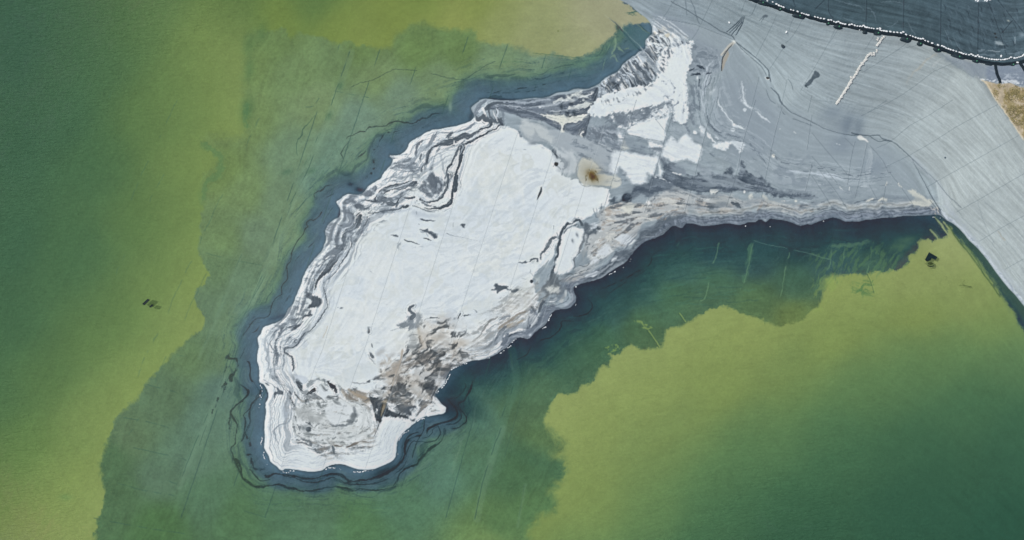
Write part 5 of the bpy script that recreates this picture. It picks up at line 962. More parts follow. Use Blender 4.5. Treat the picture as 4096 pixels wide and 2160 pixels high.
 P("B 40,850 100,900 60,940 25,970 -10,1010 -60,1050 -85,1035 -30,960 10,910", '#56636d', .92, 2, 2.5); S("B -80,1030 -50,1060", 8, '#46525c', .8)
 S("B 1490,650 1380,740 1280,830 1210,890 1140,1000", [30, 24, 30, 14, 8], '#b0aea4', .5, 5, 3); S("B 1560,700 1450,800", [12, 20], '#b3b9bb', .4, 5, 3); S("E 2250,380 2300,450 2330,480", 16, '#a8a59a', .6, 4, 3); P("B 1840,720 1940,740 1950,830 1880,870 1850,800", '#9fa6a8', .6, 8, 6)
 P("B 1480,620 1700,690 1960,740 2150,790 2100,900 2040,960 1900,900 1720,790", '#838f9c', .7, 10, 6); P("B 2150,790 2559,770 2700,900 2559,1040 2300,1010 2100,975", '#7d8a9c', .85, 8, 6)
 T("B 2010,930 2250,960 2559,960 2559,1050 2250,1010 2040,980", '#ccd2d6', .85, .05, 8, 18, 10, 8, 123); T("B 2300,890 2500,880 2500,960 2300,960", '#b9c2cc', .5, .1, 7, 14, 10, 8, 125)
 S("E 1560,130 1650,240 1800,360 1950,520 2100,690 2300,960 2500,1200", [20, 50, 60, 60, 60, 60, 60], '#b3bdc8', .85, 6, 5); S("E 1600,60 1760,240 1960,470 2200,740 2559,1150", 40, '#a3aeb9', .5, 12, 6)
 T("E 1580,180 1700,230 2000,520 2300,900 2559,1180 2559,1270 2370,1060 2050,640 1750,320 1600,235", '#8f9bab', .7, .1, 7, 18, 45, 6, 127); CR("E 1420,0 1560,170 1620,240 1780,440 1850,560", [6, 9, 10, 8, 5], .85, '#4b5a66')
 for s in ("E 1650,0 1900,300 2100,440 2300,700 2400,860", "E 2000,20 2080,280 2200,520", "E 2250,380 2559,750", "E 2050,0 2400,280 2559,470", "D 1540,980 1620,1130 1780,1300", "D 0,0 200,20 700,80 1000,150 1250,210", "B 0,800 500,1000 1000,1150", "B 520,980 900,1090", "A 2060,800 2260,930 2559,1020"): CR(s, 6, .4, '#6a7882')
 # dark cell lining beyond the berm
 gate = None
 cm = sstep(-1.5, 1.5, coarse(lambda x, y: seg_dist(x, y, cell_poly, closed=True) * np.where(inside(x, y, cell_poly), 1, -1), 2))
 cellc = ramp(np.clip(MX, 0, 4400), [(2900, '445762'), (3500, '44575f'), (4000, '4a5c66')]) * (1 + .09 * fbm(MX / 26, MY / 26, 5, 5)[..., None] + .04 * flow[..., None] + .04 * flow_fine[..., None])
 col[:] = col * (1 - cm[..., None]) + cellc * cm[..., None]
 gate = cm
 for s in ("B 200,0 200,140 260,220", "B 658,0 650,340", "B 1108,0 1100,380", "B 1558,0 1550,560", "B 2010,0 2000,640", "B 2240,0 2420,220 2559,400", "B 2290,400 2420,250", "B 2120,0 2250,350 2350,660", "B 40,110 150,0", "A 2330,0 2360,80"): S(s, 8, '#25333c', .6, 2, 1, rel=-.02); S(s, 6, '#5b6d79', .4, 1.6, 1, off=3)
 for s in ("B 280,0 420,40 560,75 640,130", "B 660,80 740,150 780,270", "B 350,200 480,260 560,290", "B 820,30 1000,20 1100,50", "B 1150,240 1200,350 1250,420", "B 1600,250 1700,280", "B 1590,340 1640,450 1700,540", "B 1700,420 1760,560 1850,640", "B 1900,480 1930,560", "B 1150,60 1200,160", "B 1430,300 1440,400", "B 2320,430 2350,560", "B 2450,420 2460,600", "B 2500,300 2559,360", "B 850,290 960,320 1050,240", "B 230,280 300,250", "B 1880,60 1900,200", "B 2040,300 2060,480"):
     S(s, [4, 12, 5], '#6b7d89', .5, 2, 3)
 for i in range(60): x = 1580 + (i * 137) % 950; y = 40 + (i * 71) % 560; S("B %d,%d %d,%d %d,%d" % (x, y, x + 26, y + 40, x + 34 + i % 20, y + 95), [3, 9, 3], '#5f7280' if i % 3 else '#1f2c36', .5, 2, 2)
 P("B 2210,500 2290,510 2310,545 2240,535", '#93a1a8', .8, 4, 4); S("B 2130,610 2270,620", 12, '#8d9ba4', .7, 3, 3); S("B 2040,600 2080,605", 8, '#8d9ba4', .7); BL("B 2210,410 2225,455", 14, 10, 20, '#101c24', .9, 1); BL("B 2370,250", 16, 8, 20, '#a3a69c', .8); S("B 2450,450 2455,520", 12, '#8797a1', .7, 3, 3); BL("B 2540,420", 40, 30, 0, '#7d8f9b', .7); BL("B 2000,10 2080,8", 40, 14, 0, '#7d8f9b', .8)
 T("B 1620,600 2559,560 2559,690 2000,700 1700,640", '#6c7e8b', .6, .12, 7, 24, 0, 10, 129)
 # bare ground
 gate = None
 dm = sstep(-2, 2, coarse(lambda x, y: seg_dist(x, y, dry_poly, closed=True) * np.where(inside(x, y, dry_poly), 1, -1), 2) + fbm(MX / 8, MY / 8, 9, 3) * 2.5)
 dryc = hexc('b3a791') * (1 + .12 * fbm(MX / 18, MY / 18, 6, 5, .6)[..., None] + .05 * fbm(MX / 4, MY / 4, 7, 2)[..., None])
 col[:] = col * (1 - dm[..., None]) + dryc * dm[..., None]
 gate = dm
 T("B 2300,1060 2559,1060 n 4500,350 4500,1200 D 2559,470 2480,200 2300,60", '#9a9068', .85, .0, 12, 16, 60, 14, 131, .2); T("B 2300,1060 2559,1060 n 4500,350 4500,1200 D 2559,470 2480,200 2300,60", '#9a8a66', .8, .1, 8, 12, 30, 14, 133, .2); T("B 2100,1000 2300,1030 2250,1200 2350,1358 2250,1358", '#a89a7c', .7, 0, 8, 14, 50, 8, 135)
 gate = None
 S("B 2045,965 2110,1010 2160,1110 2230,1220 2290,1300 D 2290,90 2350,175 2420,275 2490,385 2559,480", 14, '#c6bda8', .8, 2, 2)

flow = flow_fine = flow_long = np.zeros((NY, NX), np.float32)
dry[0] = True; paint_all(); dry[0] = False; _sd[0] = 100; gate = None
# ---------------------------------------------------------------- grain that follows the flow
_xs, _ys = GX[::8], GY[::8]
_g = _dirfield(*np.meshgrid(_xs, _ys)); _ang = .5 * np.arctan2(_g[..., 1], _g[..., 0])
_c2 = upsample(np.stack([np.cos(2 * _ang), np.sin(2 * _ang)], -1).astype(np.float32), _xs, _ys)
ANG = .5 * np.arctan2(_c2[..., 1], _c2[..., 0]) + fbm(MX / 70, MY / 70, 21, 3) * np.where(above_toe, .06, .5)
def lic(src, steps, amp=1.0):
    acc = src.copy(); vx0 = np.cos(ANG); vy0 = np.sin(ANG)
    jj, ii = np.meshgrid(np.arange(NY, dtype=np.float32), np.arange(NX, dtype=np.float32), indexing='ij')
    for sgn in (1, -1):
        x, y = ii.copy(), jj.copy(); px, py = vx0 * sgn, vy0 * sgn
        for _ in range(steps):
            x += px * amp; y += py * amp
            xi = np.clip(x, 0, NX - 1).astype(np.int32); yi = np.clip(y, 0, NY - 1).astype(np.int32)
            acc += src[yi, xi]
            qx, qy = vx0[yi, xi], vy0[yi, xi]; s = np.where(qx * px + qy * py < 0, -1, 1).astype(np.float32)
            px, py = qx * s, qy * s
    return acc
_rs = np.random.RandomState(11)
def _norm(f): f = f - f.mean(); return (f / (f.std() + 1e-6)).astype(np.float32)
flow_fine = _norm(lic(_rs.rand(NY, NX).astype(np.float32), 9, 1.3))
flow = _norm(lic(blur(_rs.rand(NY, NX).astype(np.float32), 4.0), 11, 2.6))       # bands about 10 units wide
flow_long = _norm(lic(blur(_rs.rand(NY, NX).astype(np.float32), 3.0), 16, 4.0))


mot = fbm(MX / 34, MY / 34, 12, 5, .6); mot2 = fbm(MX / 7, MY / 7, 14, 2)
water_c *= (1 + (.075 * mot + .05 * mot2 + .05 * fbm(MX / 90, MY / 90, 19, 3) + .010 * flow_long + .008 * flow) * (1 - .6 * silt))[..., None]
_nr = sstep(14, 40, dw) * sstep(210, 120, dw) * (1 - .3 * east) * (1 - silt)
_ln = sstep(.9, 1.9, flow_fine) * .30 + sstep(1.1, 2.0, flow) * .22
water_c = water_c * (1 - (_nr * _ln)[..., None]) + hexc('27424a') * (_nr * _ln)[..., None]
_wpu = fbm(MX / 70, MY / 70, 81, 3) * 22 + fbm(MX / 13, MY / 13, 83, 3) * 4; _cu = vnoise((wdist + _wpu) / 8.5, fbm(MX / 200, MY / 200, 85, 2) * 3 + 5, 87)
_lc = sstep(.42, .7, _cu) * sstep(12, 30, wdist) * sstep(175, 70, wdist) * (1 - silt) * sstep(-.3, .2, fbm(MX / 60, MY / 60, 89, 3)) * .42
water_c = water_c * (1 - _lc[..., None]) + hexc('243a42') * _lc[..., None]
_li = _nr * sstep(1.1, 2.2, -flow) * .16; water_c = water_c * (1 - _li[..., None]) + hexc('83a096') * _li[..., None]
col[:] = water_c
paint_all()
# crisp up the small-scale contrast of the crust
_lm = col.mean(-1); _in = land * sstep(2, 8, SD)
_dl = (_lm - blur(_lm, 7)) * _in * .42 + (_lm - blur(_lm, 22)) * _in * (1 - dm) * .08
col[:] = np.clip(col + _dl[..., None], .19, .885)
# ================================================================ build
def lin(c): c = np.clip(c, 0, 1); return np.where(c <= .04045, c / 12.92, ((c + .055) / 1.055) ** 2.4)
def to_world(u, v, z):
    f = (1 - z / CAM_H) / UNIT
    return (u - 2048) * f, (1080 - v) * f
# terrain height
SDm = SD / UNIT
h = np.where(SD > 0, .5 * (1 - np.exp(-SD / 55)), 0)
tt = d_toe / (d_toe + d_crest + .5)
hs = np.where(above_toe, 6.0 * tt, 0)
hs = np.where(in_ledge | in_dry, 6.05, hs)
hs = np.where(in_cell, 6.0 - np.minimum(d_crest1 / UNIT * .3, 3.5), hs)
hs = blur(hs.astype(np.float32), 10)
h = h + hs * sstep(0, 60, np.where(above_toe, SD + 30, 0))
wrk = .016 * flow_long + .013 * flow * (1 + fbm(MX / 90, MY / 90, 17, 2)) + .03 * fbm(MX / 70, MY / 70, 15, 3)
h = h + np.where(SD > 4, wrk * sstep(0, 120, np.where(above_toe, d_toe, 0)), 0) + .006 * flow * sstep(4, 30, SD)
h = h + relief * (SD > 2)
depth = .02 + np.minimum(np.maximum(-SD, 0) / UNIT * .16, 1.1)
h = h + np.where(above_toe & (SD > 6), .0035 * flow_fine, 0)
H = np.where(SD > 0, np.maximum(h, .004), 0)
H = np.where(SD <= 0, -np.maximum(-SD, 0) / UNIT * .16, H); H = np.maximum(H, -1.1 - .0 * H).astype(np.float32)
edge_soft = sstep(-2, 2, SD)
H = np.where(np.abs(SD) < 2, SD * .004, H)
def height_at(u, v):
    i = int(np.clip((u - X0) / STEP, 0, NX - 1)); j = int(np.clip((v - Y0) / STEP, 0, NY - 1)); return float(H[j, i])
def world_at(u, v, dz=0):
    z = height_at(u, v) + dz; x, y = to_world(u, v, z); return Vector((x, y, z))

def grid_mesh(name, us, vs, Z, C, extra=None):
    ny, nx = Z.shape; f = (1 - Z / CAM_H) / UNIT
    U, V = np.meshgrid(us, vs)
    co = np.empty((ny, nx, 3), np.float32); co[..., 0] = (U - 2048) * f; co[..., 1] = (1080 - V) * f; co[..., 2] = Z
    me = bpy.data.meshes.new(name); me.vertices.add(nx * ny); me.vertices.foreach_set('co', co.ravel())
    idx = np.arange(nx * ny, dtype=np.int32).reshape(ny, nx)
    q = np.stack([idx[1:, :-1], idx[1:, 1:], idx[:-1, 1:], idx[:-1, :-1]], -1).reshape(-1, 4); nf = len(q)
    me.loops.add(nf * 4); me.loops.foreach_set('vertex_index', q.ravel())
    me.polygons.add(nf); me.polygons.foreach_set('loop_start', np.arange(0, nf * 4, 4, dtype=np.int32))
    me.polygons.foreach_set('use_smooth', np.ones(nf, bool))
    at = me.color_attributes.new('tone', 'FLOAT_COLOR', 'POINT'); at.data.foreach_set('color', C.astype(np.float32).ravel())
    me.update(); me.validate()
    ob = bpy.data.objects.new(name, me); scene.collection.objects.link(ob); return ob
def pad_axis(a): return np.concatenate([[a[0] - 9000, a[0] - 2500, a[0] - 600], a, [a[-1] + 600, a[-1] + 2500, a[-1] + 9000]]).astype(np.float32)
def padf(f): return np.pad(f, [(3, 3), (3, 3)] + [(0, 0)] * (f.ndim - 2), mode='edge')

# colour of the murky water column and how much of the bed it hides
L = lin(col)
wm_ = 1 - land
Wc = blur(lin(water_c) * 1.0, 45)
aw = .12 + .36 * (1 - np.exp(-np.maximum(-SD, 0) / 110)) + .4 * sstep(500, 1300, -SD)
aw = blur(aw.astype(np.float32), 12); aw = np.where(SD > 0, .12, aw)
bedA = (L / LIGHT_K - aw[..., None] * Wc / LIGHT_K) / ((1 - aw) ** 2)[..., None]
bedA = np.clip(bedA, .008, .9)
A = np.where((SD > 0)[..., None], np.clip(L / LIGHT_K, .004, .88), bedA)
C4 = np.concatenate([A, np.ones((NY, NX, 1))], -1).astype(np.float32)

def nodes(m): return m.node_tree.nodes, m.node_tree.links
def new_mat(name):
    m = bpy.data.materials.new(name); m.use_nodes = True; return m
m_ground = new_mat('salt crusted liner'); n, l = nodes(m_ground); b = n['Principled BSDF']
at = n.new('ShaderNodeAttribute'); at.attribute_name = 'tone'
tc = n.new('ShaderNodeTexCoord')
nz = n.new('ShaderNodeTexNoise'); nz.inputs['Scale'].default_value = 3.0; nz.inputs['Detail'].default_value = 6; nz.inputs['Roughness'].default_value = .65; l.new(tc.outputs['Object'], nz.inputs['Vector'])
mr = n.new('ShaderNodeMapRange'); mr.inputs[1].default_value = .3; mr.inputs[2].default_value = .7; mr.inputs[3].default_value = .955; mr.inputs[4].default_value = 1.045; l.new(nz.outputs['Fac'], mr.inputs[0])
mx = n.new('ShaderNodeMix'); mx.data_type = 'RGBA'; mx.blend_type = 'MULTIPLY'; mx.inputs[0].default_value = 1; l.new(at.outputs['Color'], mx.inputs[6]); l.new(mr.outputs[0], mx.inputs[7]); l.new(mx.outputs[2], b.inputs['Base Color'])
bw = n.new('ShaderNodeRGBToBW'); l.new(at.outputs['Color'], bw.inputs[0]); r2 = n.new('ShaderNodeMapRange'); r2.inputs[1].default_value = .05; r2.inputs[2].default_value = .5; r2.inputs[3].default_value = .5; r2.inputs[4].default_value = .9; l.new(bw.outputs[0], r2.inputs[0]); l.new(r2.outputs[0], b.inputs['Roughness'])
b.inputs['Specular IOR Level'].default_value = .2
nb = n.new('ShaderNodeTexNoise'); nb.inputs['Scale'].default_value = 2.2; nb.inputs['Detail'].default_value = 5; l.new(tc.outputs['Object'], nb.inputs['Vector'])
bp = n.new('ShaderNodeBump'); bp.inputs['Strength'].default_value = .25; bp.inputs['Distance'].default_value = .05; l.new(nb.outputs['Fac'], bp.inputs['Height']); l.new(bp.outputs[0], b.inputs['Normal'])

_padC = C4.copy()
us, vs = pad_axis(GX), pad_axis(GY)
Cp = padf(C4)
blC = blur(C4, 120)
for k, sl_ in ((0, np.s_[:3]), (1, np.s_[-3:])):
    Cp[sl_, :] = padf(blC)[sl_, :]; Cp[:, sl_] = padf(blC)[:, sl_]
ground = grid_mesh('pond_bed_ground', us, vs, padf(H), Cp)
ground['kind'] = 'structure'; ground['label'] = 'grey pond liner with white salt crust, banks and submerged bed'
ground.data.materials.append(m_ground)

# water surface
m_water = new_mat('murky green water'); n, l = nodes(m_water); b = n['Principled BSDF']
at = n.new('ShaderNodeAttribute'); at.attribute_name = 'tone'; l.new(at.outputs['Alpha'], b.inputs['Alpha'])
tcw = n.new('ShaderNodeTexCoord'); nw = n.new('ShaderNodeTexNoise'); nw.inputs['Scale'].default_value = 1.6; nw.inputs['Detail'].default_value = 7; nw.inputs['Roughness'].default_value = .75; l.new(tcw.outputs['Object'], nw.inputs['Vector'])
mw = n.new('ShaderNodeMapRange'); mw.inputs[1].default_value = .3; mw.inputs[2].default_value = .7; mw.inputs[3].default_value = .87; mw.inputs[4].default_value = 1.13; l.new(nw.outputs['Fac'], mw.inputs[0])
mxw = n.new('ShaderNodeMix'); mxw.data_type = 'RGBA'; mxw.blend_type = 'MULTIPLY'; mxw.inputs[0].default_value = 1; l.new(at.outputs['Color'], mxw.inputs[6]); l.new(mw.outputs[0], mxw.inputs[7]); l.new(mxw.outputs[2], b.inputs['Base Color'])
b.inputs['Roughness'].default_value = .35; b.inputs['IOR'].default_value = 1.33; b.inputs['Specular IOR Level'].default_value = .02
tc = n.new('ShaderNodeTexCoord'); mp = n.new('ShaderNodeMapping'); mp.inputs['Rotation'].default_value = (0, 0, math.radians(-24)); mp.inputs['Scale'].default_value = (.55, 1.9, 1); l.new(tc.outputs['Object'], mp.inputs[0])
w1 = n.new('ShaderNodeTexNoise'); w1.inputs['Scale'].default_value = 1.5; w1.inputs['Detail'].default_value = 4; w1.inputs['Roughness'].default_value = .6; w1.inputs['Distortion'].default_value = .8; l.new(mp.outputs[0], w1.inputs['Vector'])
w2 = n.new('ShaderNodeTexNoise'); w2.inputs['Scale'].default_value = 3.2; w2.inputs['Detail'].default_value = 3; l.new(tc.outputs['Object'], w2.inputs['Vector'])
ad = n.new('ShaderNodeMath'); ad.operation = 'MULTIPLY_ADD'; ad.inputs[1].default_value = .25; l.new(w2.outputs['Fac'], ad.inputs[0]); l.new(w1.outputs['Fac'], ad.inputs[2])
bp = n.new('ShaderNodeBump'); bp.inputs['Strength'].default_value = .9; bp.inputs['Distance'].default_value = .26; l.new(ad.outputs[0], bp.inputs['Height']); l.new(bp.outputs[0], b.inputs['Normal'])
m_water['note'] = 'tone alpha = how much of the bed the murk hides'
g = 4; wu, wv = GX[::g], GY[::g]
WC = np.concatenate([np.clip(Wc / LIGHT_K, .004, .8), aw[..., None]], -1)[::g, ::g]
WC[..., 3] = np.clip(WC[..., 3], 0, .97)
water = grid_mesh('water', pad_axis(wu), pad_axis(wv), np.zeros((len(wv) + 6, len(wu) + 6), np.float32), padf(WC))
water['kind'] = 'structure'; water['label'] = 'murky green pond water with fine ripples'; water.data.materials.append(m_water)
# ================================================================ things
rnd = random.Random(5)
def simple_mat(name, hx, rough=.7, var=.1, scale=8, bump=.3, bdist=.02, spec=.3):
    m = new_mat(name); n, l = nodes(m); b = n['Principled BSDF']; c = lin(hexc(hx))
    tc = n.new('ShaderNodeTexCoord'); nz = n.new('ShaderNodeTexNoise'); nz.inputs['Scale'].default_value = scale; nz.inputs['Detail'].default_value = 5; l.new(tc.outputs['Object'], nz.inputs['Vector'])
    cr = n.new('ShaderNodeValToRGB'); e = cr.color_ramp.elements; e[0].position = .3; e[1].position = .7
    e[0].color = (*[float(max(x * (1 - var), 0)) for x in c], 1); e[1].color = (*[float(min(x * (1 + var), 1)) for x in c], 1)
    l.new(nz.outputs['Fac'], cr.inputs[0]); l.new(cr.outputs[0], b.inputs['Base Color'])
    bp = n.new('ShaderNodeBump'); bp.inputs['Strength'].default_value = bump; bp.inputs['Distance'].default_value = bdist; l.new(nz.outputs['Fac'], bp.inputs['Height']); l.new(bp.outputs[0], b.inputs['Normal'])
    b.inputs['Roughness'].default_value = rough; b.inputs['Specular IOR Level'].default_value = spec; return m
m_bagw = simple_mat('white woven bag', 'eef0ee', .75, .06, 14)
m_bagb = simple_mat('weathered beige bag', 'd8d7d0', .85, .2, 5, .6, .04)
m_tie = simple_mat('bag tie', '6b6a60', .8)
m_black = simple_mat('black geotextile', '1b2830', .85, .35, 3, .5, .05)
m_pad = simple_mat('dark cover sheet', '26343b', .7, .4, 5, .5, .04)
m_green = simple_mat('green cap', '4f8f6c', .5, .2, 20)
m_disc = simple_mat('dark rubber', '3c4750', .6, .2, 10)
m_sunk = simple_mat('algae dark metal', '0f2428', .7, .5, 4)
m_sunk2 = simple_mat('silted metal', '6d7d4c', .8, .3, 5)
m_foam = simple_mat('dry white foam', 'dfe3e4', .9, .08, 20)
m_wood = simple_mat('wet wood', '4f6238', .8, .3, 12)
def setp(o, label=None, cat=None, group=None, kind=None):
    if label: o['label'] = label
    if cat: o['category'] = cat
    if group: o['group'] = group
    if kind: o['kind'] = kind
    return o
def mesh_ob(name, verts, faces, mat, parent=None, smooth=True):
    me = bpy.data.meshes.new(name); me.from_pydata([tuple(map(float, v)) for v in verts], [], faces)
    if smooth: me.polygons.foreach_set('use_smooth', [True] * len(faces))
    me.update(); me.materials.append(mat); o = bpy.data.objects.new(name, me); scene.collection.objects.link(o)
    if parent: o.parent = parent
    return o
def empty(name, loc, rz=0):
    o = bpy.data.objects.new(name, None); o.empty_display_size = .2; scene.collection.objects.link(o); o.location = loc; o.rotation_euler = (0, 0, rz); return o
def pillow(L, W_m, Hh, seed, pinch=.55):
    """a filled sack lying flat: pillow body, sagging, with a gathered neck at one end"""
    r = random.Random(seed); nu, nv = 14, 12; vs_, fs_ = [], []
    for i in range(nu + 1):
        s = i / nu * 2 - 1
        w = W_m / 2 * (1 - abs(s) ** 3.2) ** .5 if s < .62 else W_m / 2 * (1 - .62 ** 3.2) ** .5 * (1 - (s - .62) / .38) ** .6 * .9 + W_m * .10
        hh = Hh / 2 * (1 - abs(s) ** 2.6) ** .5 if abs(s) < 1 else 0
        w = max(w, W_m * .04); hh = max(hh, Hh * .05); bx = (r.random() - .5) * .012
        for j in range(nv):
            t = j / nv * 2 * math.pi; cx, cz = math.cos(t), math.sin(t)
            y = math.copysign(abs(cx) ** .75, cx) * w + bx; z = math.copysign(abs(cz) ** .85, cz) * hh * (1 if cz > 0 else .55) + Hh * .28
            k = 1 + (r.random() - .5) * .07
            vs_.append((s * L / 2 + (r.random() - .5) * .01, y * k, max(z * k, 0)))
    for i in range(nu):
        for j in range(nv):
            a = i * nv + j; b_ = i * nv + (j + 1) % nv; fs_.append((a, b_, b_ + nv, a + nv))
    fs_.append(tuple(range(nv))[::-1]); fs_.append(tuple(nu * nv + j for j in range(nv)))
    return vs_, fs_
def make_bag(mat, L, W_m, Hh, seed, loc, rz, z_tilt=0):
    t = empty('sandbag', loc, rz); v, f = pillow(L, W_m, Hh, seed); mesh_ob('sack', v, f, mat, t)
    # gathered neck with its tie
    vs_, fs_ = [], []; n_ = 8
    for k, (x, r_) in enumerate(((L * .44, .035), (L * .47, .045), (L * .50, .035))):
        for j in range(n_): a = j / n_ * 6.283; vs_.append((x, math.cos(a) * r_, Hh * .3 + math.sin(a) * r_ * .8))
    for k in range(2):
        for j in range(n_): fs_.append((k * n_ + j, k * n_ + (j + 1) % n_, (k + 1) * n_ + (j + 1) % n_, (k + 1) * n_ + j))
    fs_.append(tuple(range(n_))[::-1]); fs_.append(tuple(2 * n_ + j for j in range(n_))); mesh_ob('tie', vs_, fs_, m_tie, t)
    return t
protos = {}
def bag(kind, u, v, rz, label, group=None, dz=0, sc=1):
    key = (kind, rnd.randrange(4))
    z = world_at(u, v, dz + .01)
    if key not in protos:
        t = make_bag(m_bagw if kind == 'w' else m_bagb, *((.47, .29, .18) if kind == 'w' else (.50, .33, .2)), 10 + key[1], z, rz); protos[key] = t
    else:
        src = protos[key]; t = src.copy(); scene.collection.objects.link(t)
        for ch in src.children: c = ch.copy(); scene.collection.objects.link(c); c.parent = t; c.matrix_parent_inverse = ch.matrix_parent_inverse
    t.location = z; t.rotation_euler = (rnd.uniform(-.08, .08), rnd.uniform(-.08, .08), rz); t.scale = (sc, sc, sc)
    for k in ('group',):
        if k in t: del t[k]
    setp(t, label, 'sandbag', group); return t
ROW = ("A 1935,-8 2020,12 2085,25 2130,50 2160,68 2188,77 2215,88 2305,118 2335,126 2385,140 2435,160 2462,168 2490,176 2515,184 "
       "B 35,203 70,212 105,222 145,228 200,243 232,243 265,262 295,268 320,262 345,280 372,287 400,293 452,300 482,294 515,308 548,315 580,318 605,320 622,308 640,325 662,332 690,337 718,341 745,346 "
       "790,348 822,343 822,362 843,371 870,374 900,379 945,383 990,390 1030,392 1075,398 1102,387 1135,418 1185,430 1217,441 1250,453 1283,464 1312,470 1340,468 1365,490 1400,502 1450,522 1520,545 1570,555 1595,566 1618,581 1647,590 1672,600 1705,609 "
       "1740,620 1780,632 1803,640 1828,650 1860,656 1895,663 1922,655 1945,669 1975,681 2000,667 2020,686 2050,690 2080,702 2110,706 2140,713 2170,717 2200,720 2228,722 2252,718 2280,723 2305,721 2330,718 2355,712 2380,704 2402,692 2445,702 2475,698 2500,690 2522,684 2545,670 2562,655")
rp = pts(ROW)
for i, q in enumerate(rp):
    a, c = rp[max(i - 1, 0)], rp[min(i + 1, len(rp) - 1)]; ang = -math.atan2(c[1] - a[1], c[0] - a[0]) + rnd.uniform(-.35, .35) + (math.pi if rnd.random() < .4 else 0)
    bag('w', q[0], q[1], ang, 'white sandbag in the long row holding down the black liner edge', 'white sandbags in the row along the black liner', dz=.12, sc=rnd.uniform(.62, .92))
for i, q in enumerate(pts("B 1975,2 2003,12 2090,4 2112,10 2150,-2")):
    bag('w', q[0], q[1], rnd.uniform(0, 3), 'white sandbag in the small heap at the top edge of the black liner', 'white sandbags heaped on the black liner', sc=.85)
for s, ang, lb in (("A 1560,272", -1.0, 'lone white sandbag on grey liner left of the tool-shaped stain'), ("A 2250,388", 1.1, 'lone white sandbag on grey liner above the dark round rubber patch'), ("B 570,355", -.9, 'white sandbag fallen below the black strip onto the grey liner'),
                   ("B 2282,678", 1.4, 'white sandbag standing alone just above the right end of the long row'), ("B 2480,755", -.2, 'white sandbag lying on the black strip beside the right-hand liner flap')):
    q = pts(s)[0]; bag('w', q[0], q[1], ang, lb, sc=.9, dz=.14 if s in ("B 2480,755",) else 0)
COL = ("B 868,446 848,462 835,480 798,462 790,482 822,500 812,518 795,532 785,550 783,606 779,626 749,640 747,662 718,664 715,645 694,648 678,666 668,682 652,696 655,712 640,726 630,740 618,756 598,764 595,782 582,796 574,812 566,828 556,842 552,858 540,872 533,888 520,902 "
       "514,918 502,932 470,934 488,946 480,962 470,976 462,990 452,1006 447,1022 436,1036 428,1052 416,1066 408,1082 398,1096 388,1110 380,1126 370,1140 362,1154 352,1168 342,1182 333,1196 325,1210 314,1224 303,1238 294,1252")
cp = pts(COL)
for i, q in enumerate(cp):
    up = i < 9; ang = rnd.uniform(-.35, .35) - .6 + (3.14 if rnd.random() < .4 else 0)
    lb = ('beige sandbag in the short upper run just below the black strip' if i < 9 else 'weathered beige sandbag in the long diagonal run down the grey liner')
    bag('b', q[0], q[1], ang, lb, 'beige sandbags in the short upper run' if i < 9 else 'beige sandbags in the diagonal run', sc=rnd.uniform(.7, .98))
    if 14 < i and i % 4 == 0:
        bag('b', q[0] + 6, q[1] - 2, ang + .5, lb, 'beige sandbags in the diagonal run', sc=rnd.uniform(.7, .85), dz=.02)

# black strip along the berm: a heaped sheet that follows the crest
STRIP = pts("n 2790,-150 2900,-75 A 1780,-45 1850,-12 1960,22 2080,62 2200,98 2320,138 2440,168 2559,205 B 100,232 220,262 340,285 480,315 640,345 800,378 960,402 1100,420 1240,455 1400,515 1540,572 1680,625 1820,668 1960,705 2080,738 2200,756 2330,762 2450,752 2559,728 n 4180,215 4300,160 4420,90")
sp = catmull(STRIP, False, 8); sp[:, 1] += 4.0
def ribbon(name, path, wid, hgt, mat, wob=.12, lift=.01, seed=3, cap=True):
    r = random.Random(seed); vs_, fs_ = [], []; prof = 9; n = len(path)
    tg = np.gradient(path, axis=0); tg /= np.linalg.norm(tg, axis=1)[:, None]
    ph = [r.uniform(0, 6) for _ in range(6)]
    for i, q in enumerate(path):
        nrm = np.array([-tg[i][1], tg[i][0]])
        wl = wid / 2 * UNIT * (1 + wob * math.sin(i * .9 + ph[0]) + wob * .8 * math.sin(i * .37 + ph[1]) + wob * (r.random() - .5)); wr = wid / 2 * UNIT * (1 + wob * math.sin(i * .7 + ph[2]) + wob * (r.random() - .5))
        for k in range(prof):
            s = k / (prof - 1) * 2 - 1; o = s * (wl if s < 0 else wr); u, v = q + nrm * o
            p = world_at(u, v); e = (1 - abs(s) ** 4)
            p.z += lift - .05 * (abs(s) > .99) + hgt * e * (1 + .35 * math.sin(i * .6 + k * 1.3 + ph[3])) + (r.random() - .5) * hgt * .25 * e; vs_.append(p)
    for i in range(n - 1):
        for k in range(prof - 1): a = i * prof + k; fs_.append((a, a + 1, a + prof + 1, a + prof))
    o = mesh_ob(name, vs_, fs_, mat)
    # face up
    me = o.data; bm_ = bmesh.new(); bm_.from_mesh(me); bmesh.ops.recalc_face_normals(bm_, faces=bm_.faces)
    if sum(f.normal.z for f in bm_.faces) < 0: bmesh.ops.reverse_faces(bm_, faces=bm_.faces)
    bm_.to_mesh(me); bm_.free(); return o
st = ribbon('geotextile_strip', sp, .62, .15, m_black); setp(st, 'long black geotextile strip running along the berm under the sandbags', 'liner strip')
